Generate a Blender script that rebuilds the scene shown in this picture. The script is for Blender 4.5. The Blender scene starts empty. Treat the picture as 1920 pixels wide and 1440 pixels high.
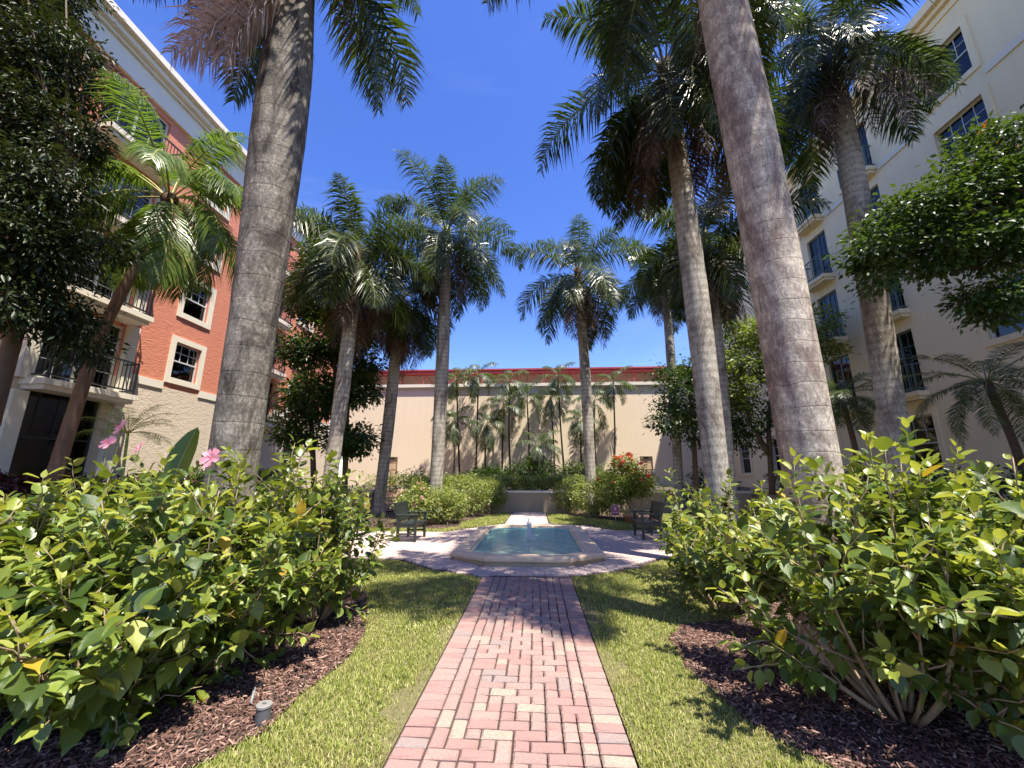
import bpy, math, random
import numpy as np
from mathutils import Vector, Matrix

sc = bpy.context.scene
col = sc.collection
rad = math.radians

# ------------------------------------------------------------------ camera
F, PITCH, YAW, CAMH = 760.0, rad(12.82), rad(3.16), 1.58
cam_d = bpy.data.cameras.new('camera')
cam_d.sensor_width = 36.0
cam_d.lens = 36.0 * F / 1920.0
cam_d.clip_start = 0.05
cam_d.clip_end = 2000
cam = bpy.data.objects.new('camera', cam_d)
col.objects.link(cam)
cam.location = (0, 0, CAMH)
cam.rotation_euler = (math.pi / 2 + PITCH, 0, YAW)
sc.camera = cam

# ------------------------------------------------------------------ sky, sun, exposure
SUN_EL, SUN_AZ = rad(68), rad(47)          # azimuth measured from behind the camera towards the right
world = bpy.data.worlds.new('World')
sc.world = world
world.use_nodes = True
wn = world.node_tree
sky = wn.nodes.new('ShaderNodeTexSky')
sky.sky_type = 'NISHITA'
sky.sun_disc = False
sky.sun_elevation = SUN_EL
sky.sun_rotation = math.pi - SUN_AZ
sky.air_density = 1.0
sky.dust_density = 0.3
sky.ozone_density = 2.0
bg = wn.nodes['Background']
hs = wn.nodes.new('ShaderNodeHueSaturation')
hs.inputs['Saturation'].default_value = 1.28
hs.inputs['Hue'].default_value = 0.521
hs.inputs['Value'].default_value = 1.1
wn.links.new(sky.outputs[0], hs.inputs['Color'])
wc = wn.nodes.new('ShaderNodeTexCoord')
wm = wn.nodes.new('ShaderNodeMapping'); wm.inputs['Scale'].default_value = (1, 1, 3.5)
wz = wn.nodes.new('ShaderNodeTexNoise'); wz.inputs['Scale'].default_value = 2.6; wz.inputs['Detail'].default_value = 7; wz.inputs['Distortion'].default_value = .5
wr = wn.nodes.new('ShaderNodeValToRGB'); wr.color_ramp.elements[0].position = .52; wr.color_ramp.elements[0].color = (0, 0, 0, 1)
wr.color_ramp.elements[1].position = .85; wr.color_ramp.elements[1].color = (.07, .07, .07, 1)
wx = wn.nodes.new('ShaderNodeMix'); wx.data_type = 'RGBA'; wx.inputs[7].default_value = (7, 7.4, 8, 1)
wn.links.new(wc.outputs['Generated'], wm.inputs[0]); wn.links.new(wm.outputs[0], wz.inputs['Vector']); wn.links.new(wz.outputs[0], wr.inputs[0])
wn.links.new(wr.outputs[0], wx.inputs[0]); wn.links.new(hs.outputs[0], wx.inputs[6]); wn.links.new(wx.outputs[2], bg.inputs[0])
bg.inputs[1].default_value = 0.12
sun_d = bpy.data.lights.new('sun', 'SUN')
sun_d.energy = 5.0
sun_d.angle = rad(0.53)
sun_d.color = (1.0, 0.93, 0.81)
sun = bpy.data.objects.new('sun', sun_d)
col.objects.link(sun)
SUNV = Vector((math.sin(SUN_AZ) * math.cos(SUN_EL), -math.cos(SUN_AZ) * math.cos(SUN_EL), math.sin(SUN_EL)))
sun.rotation_euler = SUNV.to_track_quat('Z', 'Y').to_euler()
sun.location = SUNV * 60
vs = sc.view_settings
vs.view_transform = 'Standard'
vs.look = 'None'
vs.exposure = 1.17
vs.gamma = 1.0
vs.use_curve_mapping = False
cy = sc.cycles
cy.use_denoising = True
cy.max_bounces = 7
cy.diffuse_bounces = 3
cy.glossy_bounces = 3
cy.transmission_bounces = 4
cy.transparent_max_bounces = 8
cy.sample_clamp_indirect = 6.0
cy.caustics_reflective = False
cy.caustics_refractive = False

rng = np.random.default_rng(7)
random.seed(7)

# ------------------------------------------------------------------ pixel to place
_cp, _sp, _cy, _sy = math.cos(PITCH), math.sin(PITCH), math.cos(YAW), math.sin(YAW)
_R = np.array((_cy, _sy, 0)); _FW = np.array((-_sy * _cp, _cy * _cp, _sp)); _U = np.array((_sy * _sp, -_cy * _sp, _cp))
def ray(px, py): return _FW + (px - 960) / F * _R + (720 - py) / F * _U
def at(px, py, D):
    d = ray(px, py); t = D / d[1]; return np.array((d[0] * t, D, CAMH + d[2] * t))
def gr(px, py, z=0.0):
    d = ray(px, py); t = (z - CAMH) / d[2]; return np.array((d[0] * t, d[1] * t, z))

# ------------------------------------------------------------------ helpers
def nrm(a):
    a = np.asarray(a, float)
    return a / np.maximum(np.linalg.norm(a, axis=-1, keepdims=True), 1e-9)

def link(o, parent=None):
    col.objects.link(o)
    if parent is not None:
        o.parent = parent
    return o

def empty(name, label, cat, loc=(0, 0, 0), rotz=0, group=None):
    o = bpy.data.objects.new(name, None)
    o.empty_display_size = 0.2
    col.objects.link(o)
    o.location = loc
    o.rotation_euler = (0, 0, rotz)
    o['label'] = label
    o['category'] = cat
    if group: o['group'] = group
    return o

def tag(o, label, cat, group=None):
    o['label'] = label; o['category'] = cat
    if group: o['group'] = group
    return o

def np_mesh(name, V, Fs, mat, smooth=False):
    """V (n,3), Fs list of face index arrays (m,3) or (m,4)"""
    if isinstance(Fs, np.ndarray): Fs = [Fs]
    me = bpy.data.meshes.new(name)
    V = np.ascontiguousarray(V, dtype=np.float32)
    loops = np.concatenate([f.reshape(-1) for f in Fs]).astype(np.int32)
    tot = np.concatenate([np.full(len(f), f.shape[1], np.int32) for f in Fs])
    start = np.concatenate([[0], np.cumsum(tot)[:-1]]).astype(np.int32)
    me.vertices.add(len(V)); me.loops.add(len(loops)); me.polygons.add(len(tot))
    me.vertices.foreach_set('co', V.reshape(-1))
    me.loops.foreach_set('vertex_index', loops)
    me.polygons.foreach_set('loop_start', start)
    me.polygons.foreach_set('loop_total', tot)
    if smooth: me.polygons.foreach_set('use_smooth', np.ones(len(tot), dtype=bool))
    for m in (mat if isinstance(mat, (list, tuple)) else [mat]): me.materials.append(m)
    me.update(calc_edges=True)
    return me

def np_obj(name, V, Fs, mat, parent=None, smooth=False, kind=None):
    o = link(bpy.data.objects.new(name, np_mesh(name, V, Fs, mat, smooth)), parent)
    if kind: o['kind'] = kind
    return o

class MB:
    def __init__(s): s.v = []; s.f = []
    def add(s, vs_, fs_):
        b = len(s.v); s.v += [tuple(map(float, p)) for p in vs_]; s.f += [tuple(i + b for i in f) for f in fs_]; return s
    def box(s, x0, x1, y0, y1, z0, z1):
        return s.add([(x0, y0, z0), (x1, y0, z0), (x1, y1, z0), (x0, y1, z0), (x0, y0, z1), (x1, y0, z1), (x1, y1, z1), (x0, y1, z1)],
                     [(0, 3, 2, 1), (4, 5, 6, 7), (0, 1, 5, 4), (1, 2, 6, 5), (2, 3, 7, 6), (3, 0, 4, 7)])
    def bbox(s, x0, x1, y0, y1, z0, z1, b=0.01):
        """box with bevelled top edge"""
        return s.add([(x0, y0, z0), (x1, y0, z0), (x1, y1, z0), (x0, y1, z0), (x0, y0, z1 - b), (x1, y0, z1 - b), (x1, y1, z1 - b), (x0, y1, z1 - b),
                      (x0 + b, y0 + b, z1), (x1 - b, y0 + b, z1), (x1 - b, y1 - b, z1), (x0 + b, y1 - b, z1)],
                     [(0, 3, 2, 1), (8, 9, 10, 11), (0, 1, 5, 4), (1, 2, 6, 5), (2, 3, 7, 6), (3, 0, 4, 7), (4, 5, 9, 8), (5, 6, 10, 9), (6, 7, 11, 10), (7, 4, 8, 11)])
    def bar(s, p, q, w, h=None):
        p = Vector(p); q = Vector(q); h = h or w
        t = (q - p).normalized()
        a = t.cross(Vector((0, 0, 1)))
        if a.length < 1e-3: a = Vector((1, 0, 0))
        a.normalize(); b = a.cross(t)
        vs_ = []
        for e in (p, q):
            for sx, sy in ((-1, -1), (1, -1), (1, 1), (-1, 1)): vs_.append(e + a * (sx * w / 2) + b * (sy * h / 2))
        return s.add(vs_, [(3, 2, 1, 0), (4, 5, 6, 7), (0, 1, 5, 4), (1, 2, 6, 5), (2, 3, 7, 6), (3, 0, 4, 7)])
    def tube(s, pts, rr, n=8, cap=True):
        pts = [Vector(p) for p in pts]
        if not hasattr(rr, '__len__'): rr = [rr] * len(pts)
        vs_ = []; a = None
        for i, p in enumerate(pts):
            t = (pts[min(i + 1, len(pts) - 1)] - pts[max(i - 1, 0)]).normalized()
            if a is None:
                a = t.cross(Vector((0.3, 1, 0.2)))
                if a.length < .1: a = t.cross(Vector((1, 0, 0)))
            a = (a - t * a.dot(t)).normalized(); b = t.cross(a)
            for k in range(n):
                th = 2 * math.pi * k / n
                vs_.append(p + (a * math.cos(th) + b * math.sin(th)) * rr[i])
        fs_ = []
        for i in range(len(pts) - 1):
            for k in range(n):
                fs_.append((i * n + k, i * n + (k + 1) % n, (i + 1) * n + (k + 1) % n, (i + 1) * n + k))
        if cap:
            fs_.append(tuple(range(n))[::-1]); fs_.append(tuple((len(pts) - 1) * n + k for k in range(n)))
        return s.add(vs_, fs_)
    def lathe(s, prof, c=(0, 0, 0), n=20):
        vs_ = []
        for r, z in prof:
            for k in range(n):
                th = 2 * math.pi * k / n; vs_.append((c[0] + r * math.cos(th), c[1] + r * math.sin(th), c[2] + z))
        fs_ = [(i * n + k, i * n + (k + 1) % n, (i + 1) * n + (k + 1) % n, (i + 1) * n + k) for i in range(len(prof) - 1) for k in range(n)]
        fs_.append(tuple(range(n))[::-1]); fs_.append(tuple((len(prof) - 1) * n + k for k in range(n)))
        return s.add(vs_, fs_)
    def prism(s, poly, z0, z1):
        n = len(poly)
        return s.add([(x, y, z0) for x, y in poly] + [(x, y, z1) for x, y in poly],
                     [tuple(range(n))[::-1], tuple(range(n, 2 * n))] + [(i, (i + 1) % n, n + (i + 1) % n, n + i) for i in range(n)])
    def mesh(s, name, mat, smooth=False):
        me = bpy.data.meshes.new(name); me.from_pydata(s.v, [], s.f)
        for m in (mat if isinstance(mat, (list, tuple)) else [mat]): me.materials.append(m)
        if smooth:
            me.polygons.foreach_set('use_smooth', [True] * len(me.polygons))
        me.update(); return me
    def build(s, name, mat, parent=None, smooth=False):
        return link(bpy.data.objects.new(name, s.mesh(name, mat, smooth)), parent)

def inst(name, me, parent, loc=(0, 0, 0), rot=(0, 0, 0), scale=(1, 1, 1)):
    o = link(bpy.data.objects.new(name, me), parent); o.location = loc; o.rotation_euler = rot; o.scale = scale
    return o

def inpoly(P, poly):
    x, y = P[:, 0], P[:, 1]; r = np.zeros(len(P), bool); n = len(poly); j = n - 1
    for i in range(n):
        xi, yi = poly[i]; xj, yj = poly[j]
        c = ((yi > y) != (yj > y)) & (x < (xj - xi) * (y - yi) / (yj - yi + 1e-12) + xi)
        r ^= c; j = i
    return r

def polydist(P, poly):
    d = np.full(len(P), 1e9); n = len(poly)
    for i in range(n):
        a = np.array(poly[i]); b = np.array(poly[(i + 1) % n]); ab = b - a
        t = np.clip(((P - a) @ ab) / (ab @ ab), 0, 1)
        d = np.minimum(d, np.linalg.norm(P - (a + t[:, None] * ab), axis=1))
    return d

# ------------------------------------------------------------------ materials
class NT:
    def __init__(s, name):
        s.m = bpy.data.materials.new(name); s.m.use_nodes = True; s.t = s.m.node_tree; s.n = s.t.nodes; s.l = s.t.links
        s.b = s.n['Principled BSDF']; s.out = s.n['Material Output']
    def new(s, t, **kw):
        n = s.n.new(t)
        for k, v in kw.items(): setattr(n, k, v)
        return n
    def coord(s, which='Object'): return s.new('ShaderNodeTexCoord').outputs[which]
    def pos(s): return s.new('ShaderNodeNewGeometry').outputs['Position']
    def map(s, vec, scale=(1, 1, 1)):
        n = s.new('ShaderNodeMapping'); s.l.new(vec, n.inputs[0]); n.inputs['Scale'].default_value = scale; return n.outputs[0]
    def noise(s, vec, scale, detail=4, rough=0.55, dist=0):
        n = s.new('ShaderNodeTexNoise'); s.l.new(vec, n.inputs['Vector'])
        n.inputs['Scale'].default_value = scale; n.inputs['Detail'].default_value = detail
        n.inputs['Roughness'].default_value = rough; n.inputs['Distortion'].default_value = dist
        return n.outputs[0]
    def ramp(s, fac, stops, interp='LINEAR'):
        n = s.new('ShaderNodeValToRGB'); s.l.new(fac, n.inputs[0]); cr = n.color_ramp; cr.interpolation = interp
        while len(cr.elements) < len(stops): cr.elements.new(0.5)
        for e, (p, c) in zip(cr.elements, stops): e.position = p; e.color = (*c[:3], 1) if hasattr(c, '__len__') else (c, c, c, 1)
        return n.outputs[0]
    def mix(s, fac, a, b, mode='MIX'):
        n = s.new('ShaderNodeMix', data_type='RGBA', blend_type=mode)
        for i, v in ((0, fac), (6, a), (7, b)):
            if hasattr(v, 'is_linked') or isinstance(v, bpy.types.NodeSocket): s.l.new(v, n.inputs[i])
            elif i == 0: n.inputs[0].default_value = v
            else: n.inputs[i].default_value = (*v, 1)
        return n.outputs[2]
    def math(s, op, a, b=0.0):
        n = s.new('ShaderNodeMath', operation=op)
        for i, v in ((0, a), (1, b)):
            if isinstance(v, bpy.types.NodeSocket): s.l.new(v, n.inputs[i])
            else: n.inputs[i].default_value = v
        return n.outputs[0]
    def bump(s, h, strength=0.3, dist=0.02, prev=None):
        n = s.new('ShaderNodeBump'); n.inputs['Strength'].default_value = strength; n.inputs['Distance'].default_value = dist
        s.l.new(h, n.inputs['Height'])
        if prev is not None: s.l.new(prev, n.inputs['Normal'])
        return n.outputs[0]
    def set(s, color=None, rough=None, normal=None, spec=None, metal=None):
        for key, v in (('Base Color', color), ('Roughness', rough), ('Normal', normal), ('Specular IOR Level', spec), ('Metallic', metal)):
            if v is None: continue
            if isinstance(v, bpy.types.NodeSocket): s.l.new(v, s.b.inputs[key])
            elif key == 'Base Color': s.b.inputs[key].default_value = (*v, 1)
            else: s.b.inputs[key].default_value = v
        return s.m
    def rnd(s):
        g = s.new('ShaderNodeNewGeometry'); o = s.new('ShaderNodeObjectInfo')
        a = s.math('ADD', g.outputs['Random Per Island'], o.outputs['Random'])
        return s.math('FRACT', a)

def flat(name, c, rough=0.6, metal=0, spec=0.5, var=0.0, vscale=3.0, bump=0.0, bscale=60):
    n = NT(name)
    v = n.coord()
    if var:
        c = n.mix(n.noise(v, vscale, 5), tuple(x * (1 - var) for x in c), tuple(min(1, x * (1 + var)) for x in c))
    nb = n.bump(n.noise(v, bscale, 4), bump, 0.01) if bump else None
    return n.set(c, rough, nb, spec, metal)

def leafmat(name, stops, trans=0.3, rough=0.4, tcol=None, spec=0.5, vein=False):
    n = NT(name)
    c = n.ramp(n.rnd(), stops)
    v = n.coord('Object')
    c = n.mix(n.math('MULTIPLY', n.noise(v, 9, 3), 0.5), c, tuple(x * 0.6 for x in stops[0][1]))
    nb = n.bump(n.noise(v, 40, 2), 0.25, 0.01)
    n.set(c, rough, nb, spec)
    tr = n.new('ShaderNodeBsdfTranslucent')
    n.l.new(n.mix(0.75, c, tcol or (0.25, 0.42, 0.03)), tr.inputs[0])
    mx = n.new('ShaderNodeMixShader'); mx.inputs[0].default_value = trans
    n.l.new(n.b.outputs[0], mx.inputs[1]); n.l.new(tr.outputs[0], mx.inputs[2]); n.l.new(mx.outputs[0], n.out.inputs[0])
    return n.m

M = {}
M['hib'] = leafmat('hibiscus_leaf', [(0, (.035, .07, .014)), (.3, (.075, .125, .02)), (.6, (.14, .205, .03)), (.85, (.21, .28, .046)), (1, (.30, .36, .075))], .25, .36, (.36, .44, .03))
M['hib_young'] = leafmat('hibiscus_young_leaf', [(0, (.26, .33, .05)), (.5, (.38, .43, .08)), (1, (.5, .52, .14))], .42, .36, (.5, .52, .05))
M['hib_yellow'] = leafmat('yellowed_leaf', [(0, (.55, .36, .03)), (1, (.6, .42, .05))], .4, .45, (.6, .4, .03))
M['deep_leaf'] = leafmat('deep_shade_leaf', [(0, (.010, .020, .006)), (.6, (.02, .038, .01)), (1, (.05, .07, .016))], .1, .42, (.12, .16, .02), spec=.3)  # shade of the overhanging crown darkened into the leaf colour
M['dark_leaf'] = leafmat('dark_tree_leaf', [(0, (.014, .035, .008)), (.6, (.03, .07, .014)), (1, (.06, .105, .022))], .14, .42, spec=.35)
M['mid_leaf'] = leafmat('green_tree_leaf', [(0, (.02, .045, .01)), (.5, (.045, .095, .018)), (1, (.085, .12, .026))], .15, .42, spec=.35)
M['light_leaf'] = leafmat('light_tree_leaf', [(0, (.08, .13, .022)), (.5, (.16, .22, .035)), (1, (.27, .32, .06))], .35, .4, (.4, .46, .04))
M['hedge_leaf'] = leafmat('hedge_leaf', [(0, (.09, .14, .03)), (.4, (.2, .27, .05)), (.75, (.38, .42, .10)), (1, (.52, .52, .2))], .35, .45, (.45, .5, .08))
M['red_leaf'] = leafmat('dark_red_leaf', [(0, (.02, .012, .012)), (.6, (.05, .015, .018)), (1, (.11, .025, .03))], .2, .35, (.2, .02, .03))
M['palm'] = leafmat('palm_leaflet', [(0, (.02, .033, .008)), (.5, (.046, .066, .014)), (.85, (.10, .125, .028)), (1, (.18, .19, .05))], .13, .34, spec=.5)
M['palm_lit'] = leafmat('coconut_leaflet', [(0, (.06, .11, .016)), (.5, (.115, .185, .025)), (1, (.24, .28, .05))], .34, .3)
M['kentia'] = leafmat('wall_palm_leaflet', [(0, (.03, .045, .02)), (.5, (.065, .085, .04)), (1, (.2, .215, .12))], .2, .42)
M['dead'] = leafmat('dead_frond', [(0, (.05, .028, .018)), (.5, (.12, .075, .05)), (1, (.3, .22, .16))], .1, .65, (.2, .12, .06))
M['dead_pale'] = leafmat('bleached_dead_frond', [(0, (.40, .27, .23)), (.5, (.66, .54, .48)), (1, (.8, .72, .66))], .25, .6, (.5, .35, .28))
M['banana'] = leafmat('banana_leaf', [(0, (.07, .15, .025)), (1, (.13, .23, .04))], .4, .28)
M['rachis'] = flat('palm_rachis', (.16, .2, .06), .5, var=.3)
M['rachis_y'] = flat('coconut_rachis', (.36, .33, .09), .5, var=.3)
M['rachis_d'] = flat('dead_rachis', (.17, .11, .07), .7, var=.3)
M['crownshaft'] = flat('crownshaft', (.17, .22, .07), .4, var=.4, vscale=2)
M['boot'] = flat('palm_boot_fibre', (.11, .06, .032), .85, var=.5, vscale=8, bump=.8, bscale=25)
M['stem'] = flat('hibiscus_stem', (.33, .24, .15), .75, var=.35, vscale=20, bump=.4)
M['green_stem'] = flat('green_shoot', (.2, .26, .06), .6)
M['bark'] = flat('tree_bark', (.10, .065, .042), .85, var=.45, vscale=9, bump=.7, bscale=30)
M['coco_bark'] = flat('coconut_bark', (.14, .085, .055), .8, var=.4, vscale=12, bump=.7, bscale=25)
M['pink'] = leafmat('pink_petal', [(0, (.8, .28, .38)), (1, (.85, .42, .5))], .35, .5, (.9, .35, .45))
M['red'] = leafmat('red_petal', [(0, (.75, .05, .05)), (1, (.8, .12, .1))], .3, .5, (.8, .05, .05))
M['orange'] = leafmat('orange_petal', [(0, (.7, .2, .03)), (1, (.75, .3, .05))], .3, .5, (.8, .25, .03))
M['metal_dark'] = flat('dark_railing_paint', (.018, .022, .024), .4)
M['metal_green'] = flat('green_grey_railing_paint', (.085, .12, .115), .45)
M['white_trim'] = flat('cream_trim', (.74, .67, .54), .75, var=.06, bump=.15, bscale=80)
M['band'] = flat('pale_stucco_band', (.72, .66, .55), .8, var=.06, bump=.15, bscale=80)
M['frame'] = flat('window_frame_paint', (.55, .56, .55), .45)
M['frame_dark'] = flat('dark_window_frame', (.03, .035, .035), .4)
M['interior'] = flat('dark_interior', (.035, .035, .035), .8)
M['bench'] = flat('dark_green_bench_paint', (.022, .03, .027), .42, var=.3, vscale=8, bump=.15)
M['sign'] = flat('burgundy_sign', (.25, .03, .06), .4)
M['sign_pale'] = flat('pale_sign_print', (.7, .5, .52), .5)
M['terracotta'] = flat('terracotta', (.42, .2, .1), .8, var=.2)
M['lamp_grey'] = flat('grey_fixture', (.09, .09, .095), .55, var=.2)
M['lamp_top'] = flat('grey_fixture_lid', (.22, .21, .2), .6, var=.15)
M['black'] = flat('black_fixture', (.012, .012, .012), .45)
M['red_steel'] = flat('red_painted_steel', (.36, .06, .068), .5, var=.15)
M['mauve'] = flat('mauve_stucco', (.36, .27, .25), .85, var=.08)
M['rock'] = flat('pale_rock', (.55, .42, .36), .8, var=.25, vscale=8, bump=.6, bscale=20)
M['door'] = flat('tan_door_paint', (.56, .40, .25), .5, var=.05)
M['rail_grey'] = flat('grey_handrail', (.3, .3, .3), .4, metal=.6)
M['step'] = flat('step_brick', (.5, .34, .26), .8, var=.2, vscale=12, bump=.3)
M['pvc'] = flat('grey_conduit', (.2, .22, .22), .5)

def stucco(name, c, trowel=0.6, scale=2.2):
    n = NT(name); v = n.coord()
    a = n.noise(n.map(v, (1, 1, 1.7)), scale, 3, .5, 1.6)
    a2 = n.noise(v, 55, 3)
    c1 = n.mix(n.noise(v, .35, 4), tuple(x * .93 for x in c), tuple(min(1, x * 1.05) for x in c))
    streak = n.ramp(n.noise(n.map(v, (3.5, 3.5, .16)), 1.0, 5, .6), [(.45, 0.0), (.8, 0.22)])
    c1 = n.mix(streak, c1, tuple(x * .72 for x in c))
    nb = n.bump(a2, .18, .01, n.bump(a, trowel, .045))
    return n.set(c1, .88, nb, .25)
M['coral'] = stucco('coral_stucco', (.60, .225, .14), .38, 5.0)
M['beige'] = stucco('beige_stucco', (.62, .52, .40), .38, 5.0)
M['cream'] = stucco('cream_stucco', (.84, .70, .46), .12, 3)
M['sandwall'] = stucco('sand_wall_stucco', (.80, .66, .49), .1, 1.5)
M['planter'] = stucco('planter_wall_stucco', (.40, .31, .22), .15, 3)

def glassmat():
    n = NT('window_glass')
    tr = n.new('ShaderNodeBsdfTransparent'); tr.inputs[0].default_value = (.45, .48, .48, 1)
    gl = n.new('ShaderNodeBsdfGlossy'); gl.inputs['Roughness'].default_value = .03
    fr = n.new('ShaderNodeFresnel'); fr.inputs[0].default_value = 1.7
    mx = n.new('ShaderNodeMixShader'); n.l.new(fr.outputs[0], mx.inputs[0]); n.l.new(tr.outputs[0], mx.inputs[1]); n.l.new(gl.outputs[0], mx.inputs[2])
    n.l.new(mx.outputs[0], n.out.inputs[0]); return n.m
M['glass'] = glassmat()

def blindmat():
    n = NT('window_blind'); v = n.coord()
    w = n.new('ShaderNodeTexWave', bands_direction='Z'); n.l.new(v, w.inputs[0]); w.inputs['Scale'].default_value = 6.5
    c = n.ramp(w.outputs[1], [(.2, (.22, .22, .22)), (.6, (.55, .54, .52))])
    return n.set(c, .7, n.bump(w.outputs[1], .6, .02))
M['blind'] = blindmat()
M['curtain'] = flat('grey_screen', (.22, .225, .24), .7, var=.35, vscale=2)

def trunkmat(name, c0, c1, dark, ringscale=1.1, lichen=.5):
    n = NT(name); v = n.coord()
    z = n.map(v, (1, 1, 1))
    base = n.mix(n.noise(v, 1.6, 5, .6), c0, c1)
    spots = n.ramp(n.noise(v, 26, 4, .7), [(.5, 0.0), (.58, 1.0)])
    base = n.mix(n.math('MULTIPLY', spots, lichen), base, tuple(min(1, x * 1.55) for x in c1))
    blot = n.ramp(n.noise(n.map(v, (1.7, 1.7, .5)), 1.5, 8, .72, 1.0), [(.46, 0.0), (.6, 1.0)])
    base = n.mix(n.math('MULTIPLY', blot, .9), base, dark)
    fine = n.ramp(n.noise(n.map(v, (1, 1, .35)), 45, 3, .7), [(.36, .62), (.6, 1.0)])
    base = n.mix(1.0, base, fine, 'MULTIPLY')
    w = n.new('ShaderNodeTexWave', bands_direction='Z', wave_profile='SAW'); n.l.new(v, w.inputs[0])
    w.inputs['Scale'].default_value = ringscale; w.inputs['Distortion'].default_value = 2.2; w.inputs['Detail'].default_value = 2; w.inputs['Detail Scale'].default_value = 1.2
    ring = n.ramp(w.outputs[1], [(0, 0.0), (.02, .7), (.045, 1.0), (.94, 1.0), (1, .7)])
    ringmask = n.ramp(n.noise(v, .9, 3), [(.34, .1), (.6, .9)])
    base = n.mix(ringmask, base, n.mix(1.0, base, n.ramp(ring, [(0, (.38, .33, .3)), (1, (1, 1, 1))]), 'MULTIPLY'))
    w2 = n.new('ShaderNodeTexWave', bands_direction='Z'); n.l.new(v, w2.inputs[0])
    w2.inputs['Scale'].default_value = ringscale * .8; w2.inputs['Distortion'].default_value = 3.5; w2.inputs['Detail'].default_value = 4; w2.inputs['Detail Scale'].default_value = 1.5
    base = n.mix(1.0, base, n.ramp(w2.outputs[1], [(.1, (.84, .83, .82)), (.75, (1.07, 1.06, 1.04))]), 'MULTIPLY')
    nb = n.bump(n.noise(n.map(v, (1, 1, .5)), 30, 5, .7), .45, .02, n.bump(ring, .22, .02))
    return n.set(base, .85, nb, .25)
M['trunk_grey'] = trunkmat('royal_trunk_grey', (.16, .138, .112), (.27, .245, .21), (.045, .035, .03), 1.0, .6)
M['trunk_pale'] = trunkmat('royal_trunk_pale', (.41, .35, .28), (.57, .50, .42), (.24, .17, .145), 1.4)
M['trunk_far'] = trunkmat('royal_trunk_ringed', (.38, .34, .28), (.52, .48, .41), (.19, .15, .125), 2.2, .35)
M['trunk_thin'] = trunkmat('thin_palm_trunk', (.045, .036, .027), (.08, .065, .05), (.025, .02, .015), 3.5, .1)

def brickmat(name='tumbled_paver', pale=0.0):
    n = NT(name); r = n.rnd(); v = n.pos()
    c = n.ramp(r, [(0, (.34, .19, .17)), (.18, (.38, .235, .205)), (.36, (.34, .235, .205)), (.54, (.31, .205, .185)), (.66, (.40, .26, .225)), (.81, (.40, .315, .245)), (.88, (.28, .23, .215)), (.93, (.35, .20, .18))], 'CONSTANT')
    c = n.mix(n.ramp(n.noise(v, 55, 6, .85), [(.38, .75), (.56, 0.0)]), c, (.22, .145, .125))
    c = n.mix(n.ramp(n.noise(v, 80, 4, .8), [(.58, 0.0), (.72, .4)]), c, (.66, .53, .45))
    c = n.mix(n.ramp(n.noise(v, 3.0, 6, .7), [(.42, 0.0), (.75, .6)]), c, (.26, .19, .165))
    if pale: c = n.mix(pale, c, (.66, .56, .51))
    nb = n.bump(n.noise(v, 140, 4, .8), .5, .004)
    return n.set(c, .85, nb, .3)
M['brick'] = brickmat()
M['brick_pale'] = brickmat('sunlit_plaza_paver', .45)  # same pavers as the path, sunlit paleness mixed into their colour
M['sand'] = flat('joint_sand', (.055, .04, .032), .95, var=.3, vscale=20, bump=.4)
def stonemat():
    n = NT('coral_stone_coping'); v = n.coord()
    c = n.mix(n.noise(v, 1.7, 6, .65), (.64, .47, .30), (.80, .64, .45))
    c = n.mix(n.ramp(n.noise(v, 7, 6, .7), [(.5, 0.0), (.75, .6)]), c, (.45, .30, .18))
    nb = n.bump(n.noise(v, 40, 5, .7), .4, .01)
    return n.set(c, .75, nb, .35)
M['stone'] = stonemat()
def tealmat():
    n = NT('teal_basin_plaster'); v = n.pos()
    vo = n.new('ShaderNodeTexVoronoi', feature='SMOOTH_F1'); n.l.new(n.map(v, (1, 1, 1)), vo.inputs['Vector']); vo.inputs['Scale'].default_value = 5
    c = n.mix(n.noise(v, 2.5, 5, .6), (.22, .52, .48), (.42, .74, .68))
    return n.set(c, .6)
M['teal'] = tealmat()
def watermat():
    n = NT('fountain_water'); v = n.pos()
    h = n.noise(n.map(v, (1, 1.5, 1)), 6.5, 5, .6, .6)
    nb = n.bump(h, .55, .06)
    tr = n.new('ShaderNodeBsdfTransparent'); tr.inputs[0].default_value = (.62, .9, .88, 1)
    df = n.new('ShaderNodeBsdfDiffuse'); df.inputs[0].default_value = (.46, .74, .62, 1)
    n.l.new(nb, df.inputs['Normal'])
    m0 = n.new('ShaderNodeMixShader')
    n.l.new(n.ramp(h, [(.40, .35), (.66, .85)]), m0.inputs[0]); n.l.new(tr.outputs[0], m0.inputs[1]); n.l.new(df.outputs[0], m0.inputs[2])
    gl = n.new('ShaderNodeBsdfGlossy'); gl.inputs['Roughness'].default_value = .06; n.l.new(nb, gl.inputs['Normal'])
    fr = n.new('ShaderNodeFresnel'); fr.inputs[0].default_value = 1.33; n.l.new(nb, fr.inputs['Normal'])
    mx = n.new('ShaderNodeMixShader'); n.l.new(fr.outputs[0], mx.inputs[0]); n.l.new(m0.outputs[0], mx.inputs[1]); n.l.new(gl.outputs[0], mx.inputs[2])
    n.l.new(mx.outputs[0], n.out.inputs[0]); return n.m
M['water'] = watermat()
def foammat():
    n = NT('white_water'); n.set((.85, .9, .92), .2); n.b.inputs['Alpha'].default_value = .92; return n.m
M['foam'] = foammat()
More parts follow.
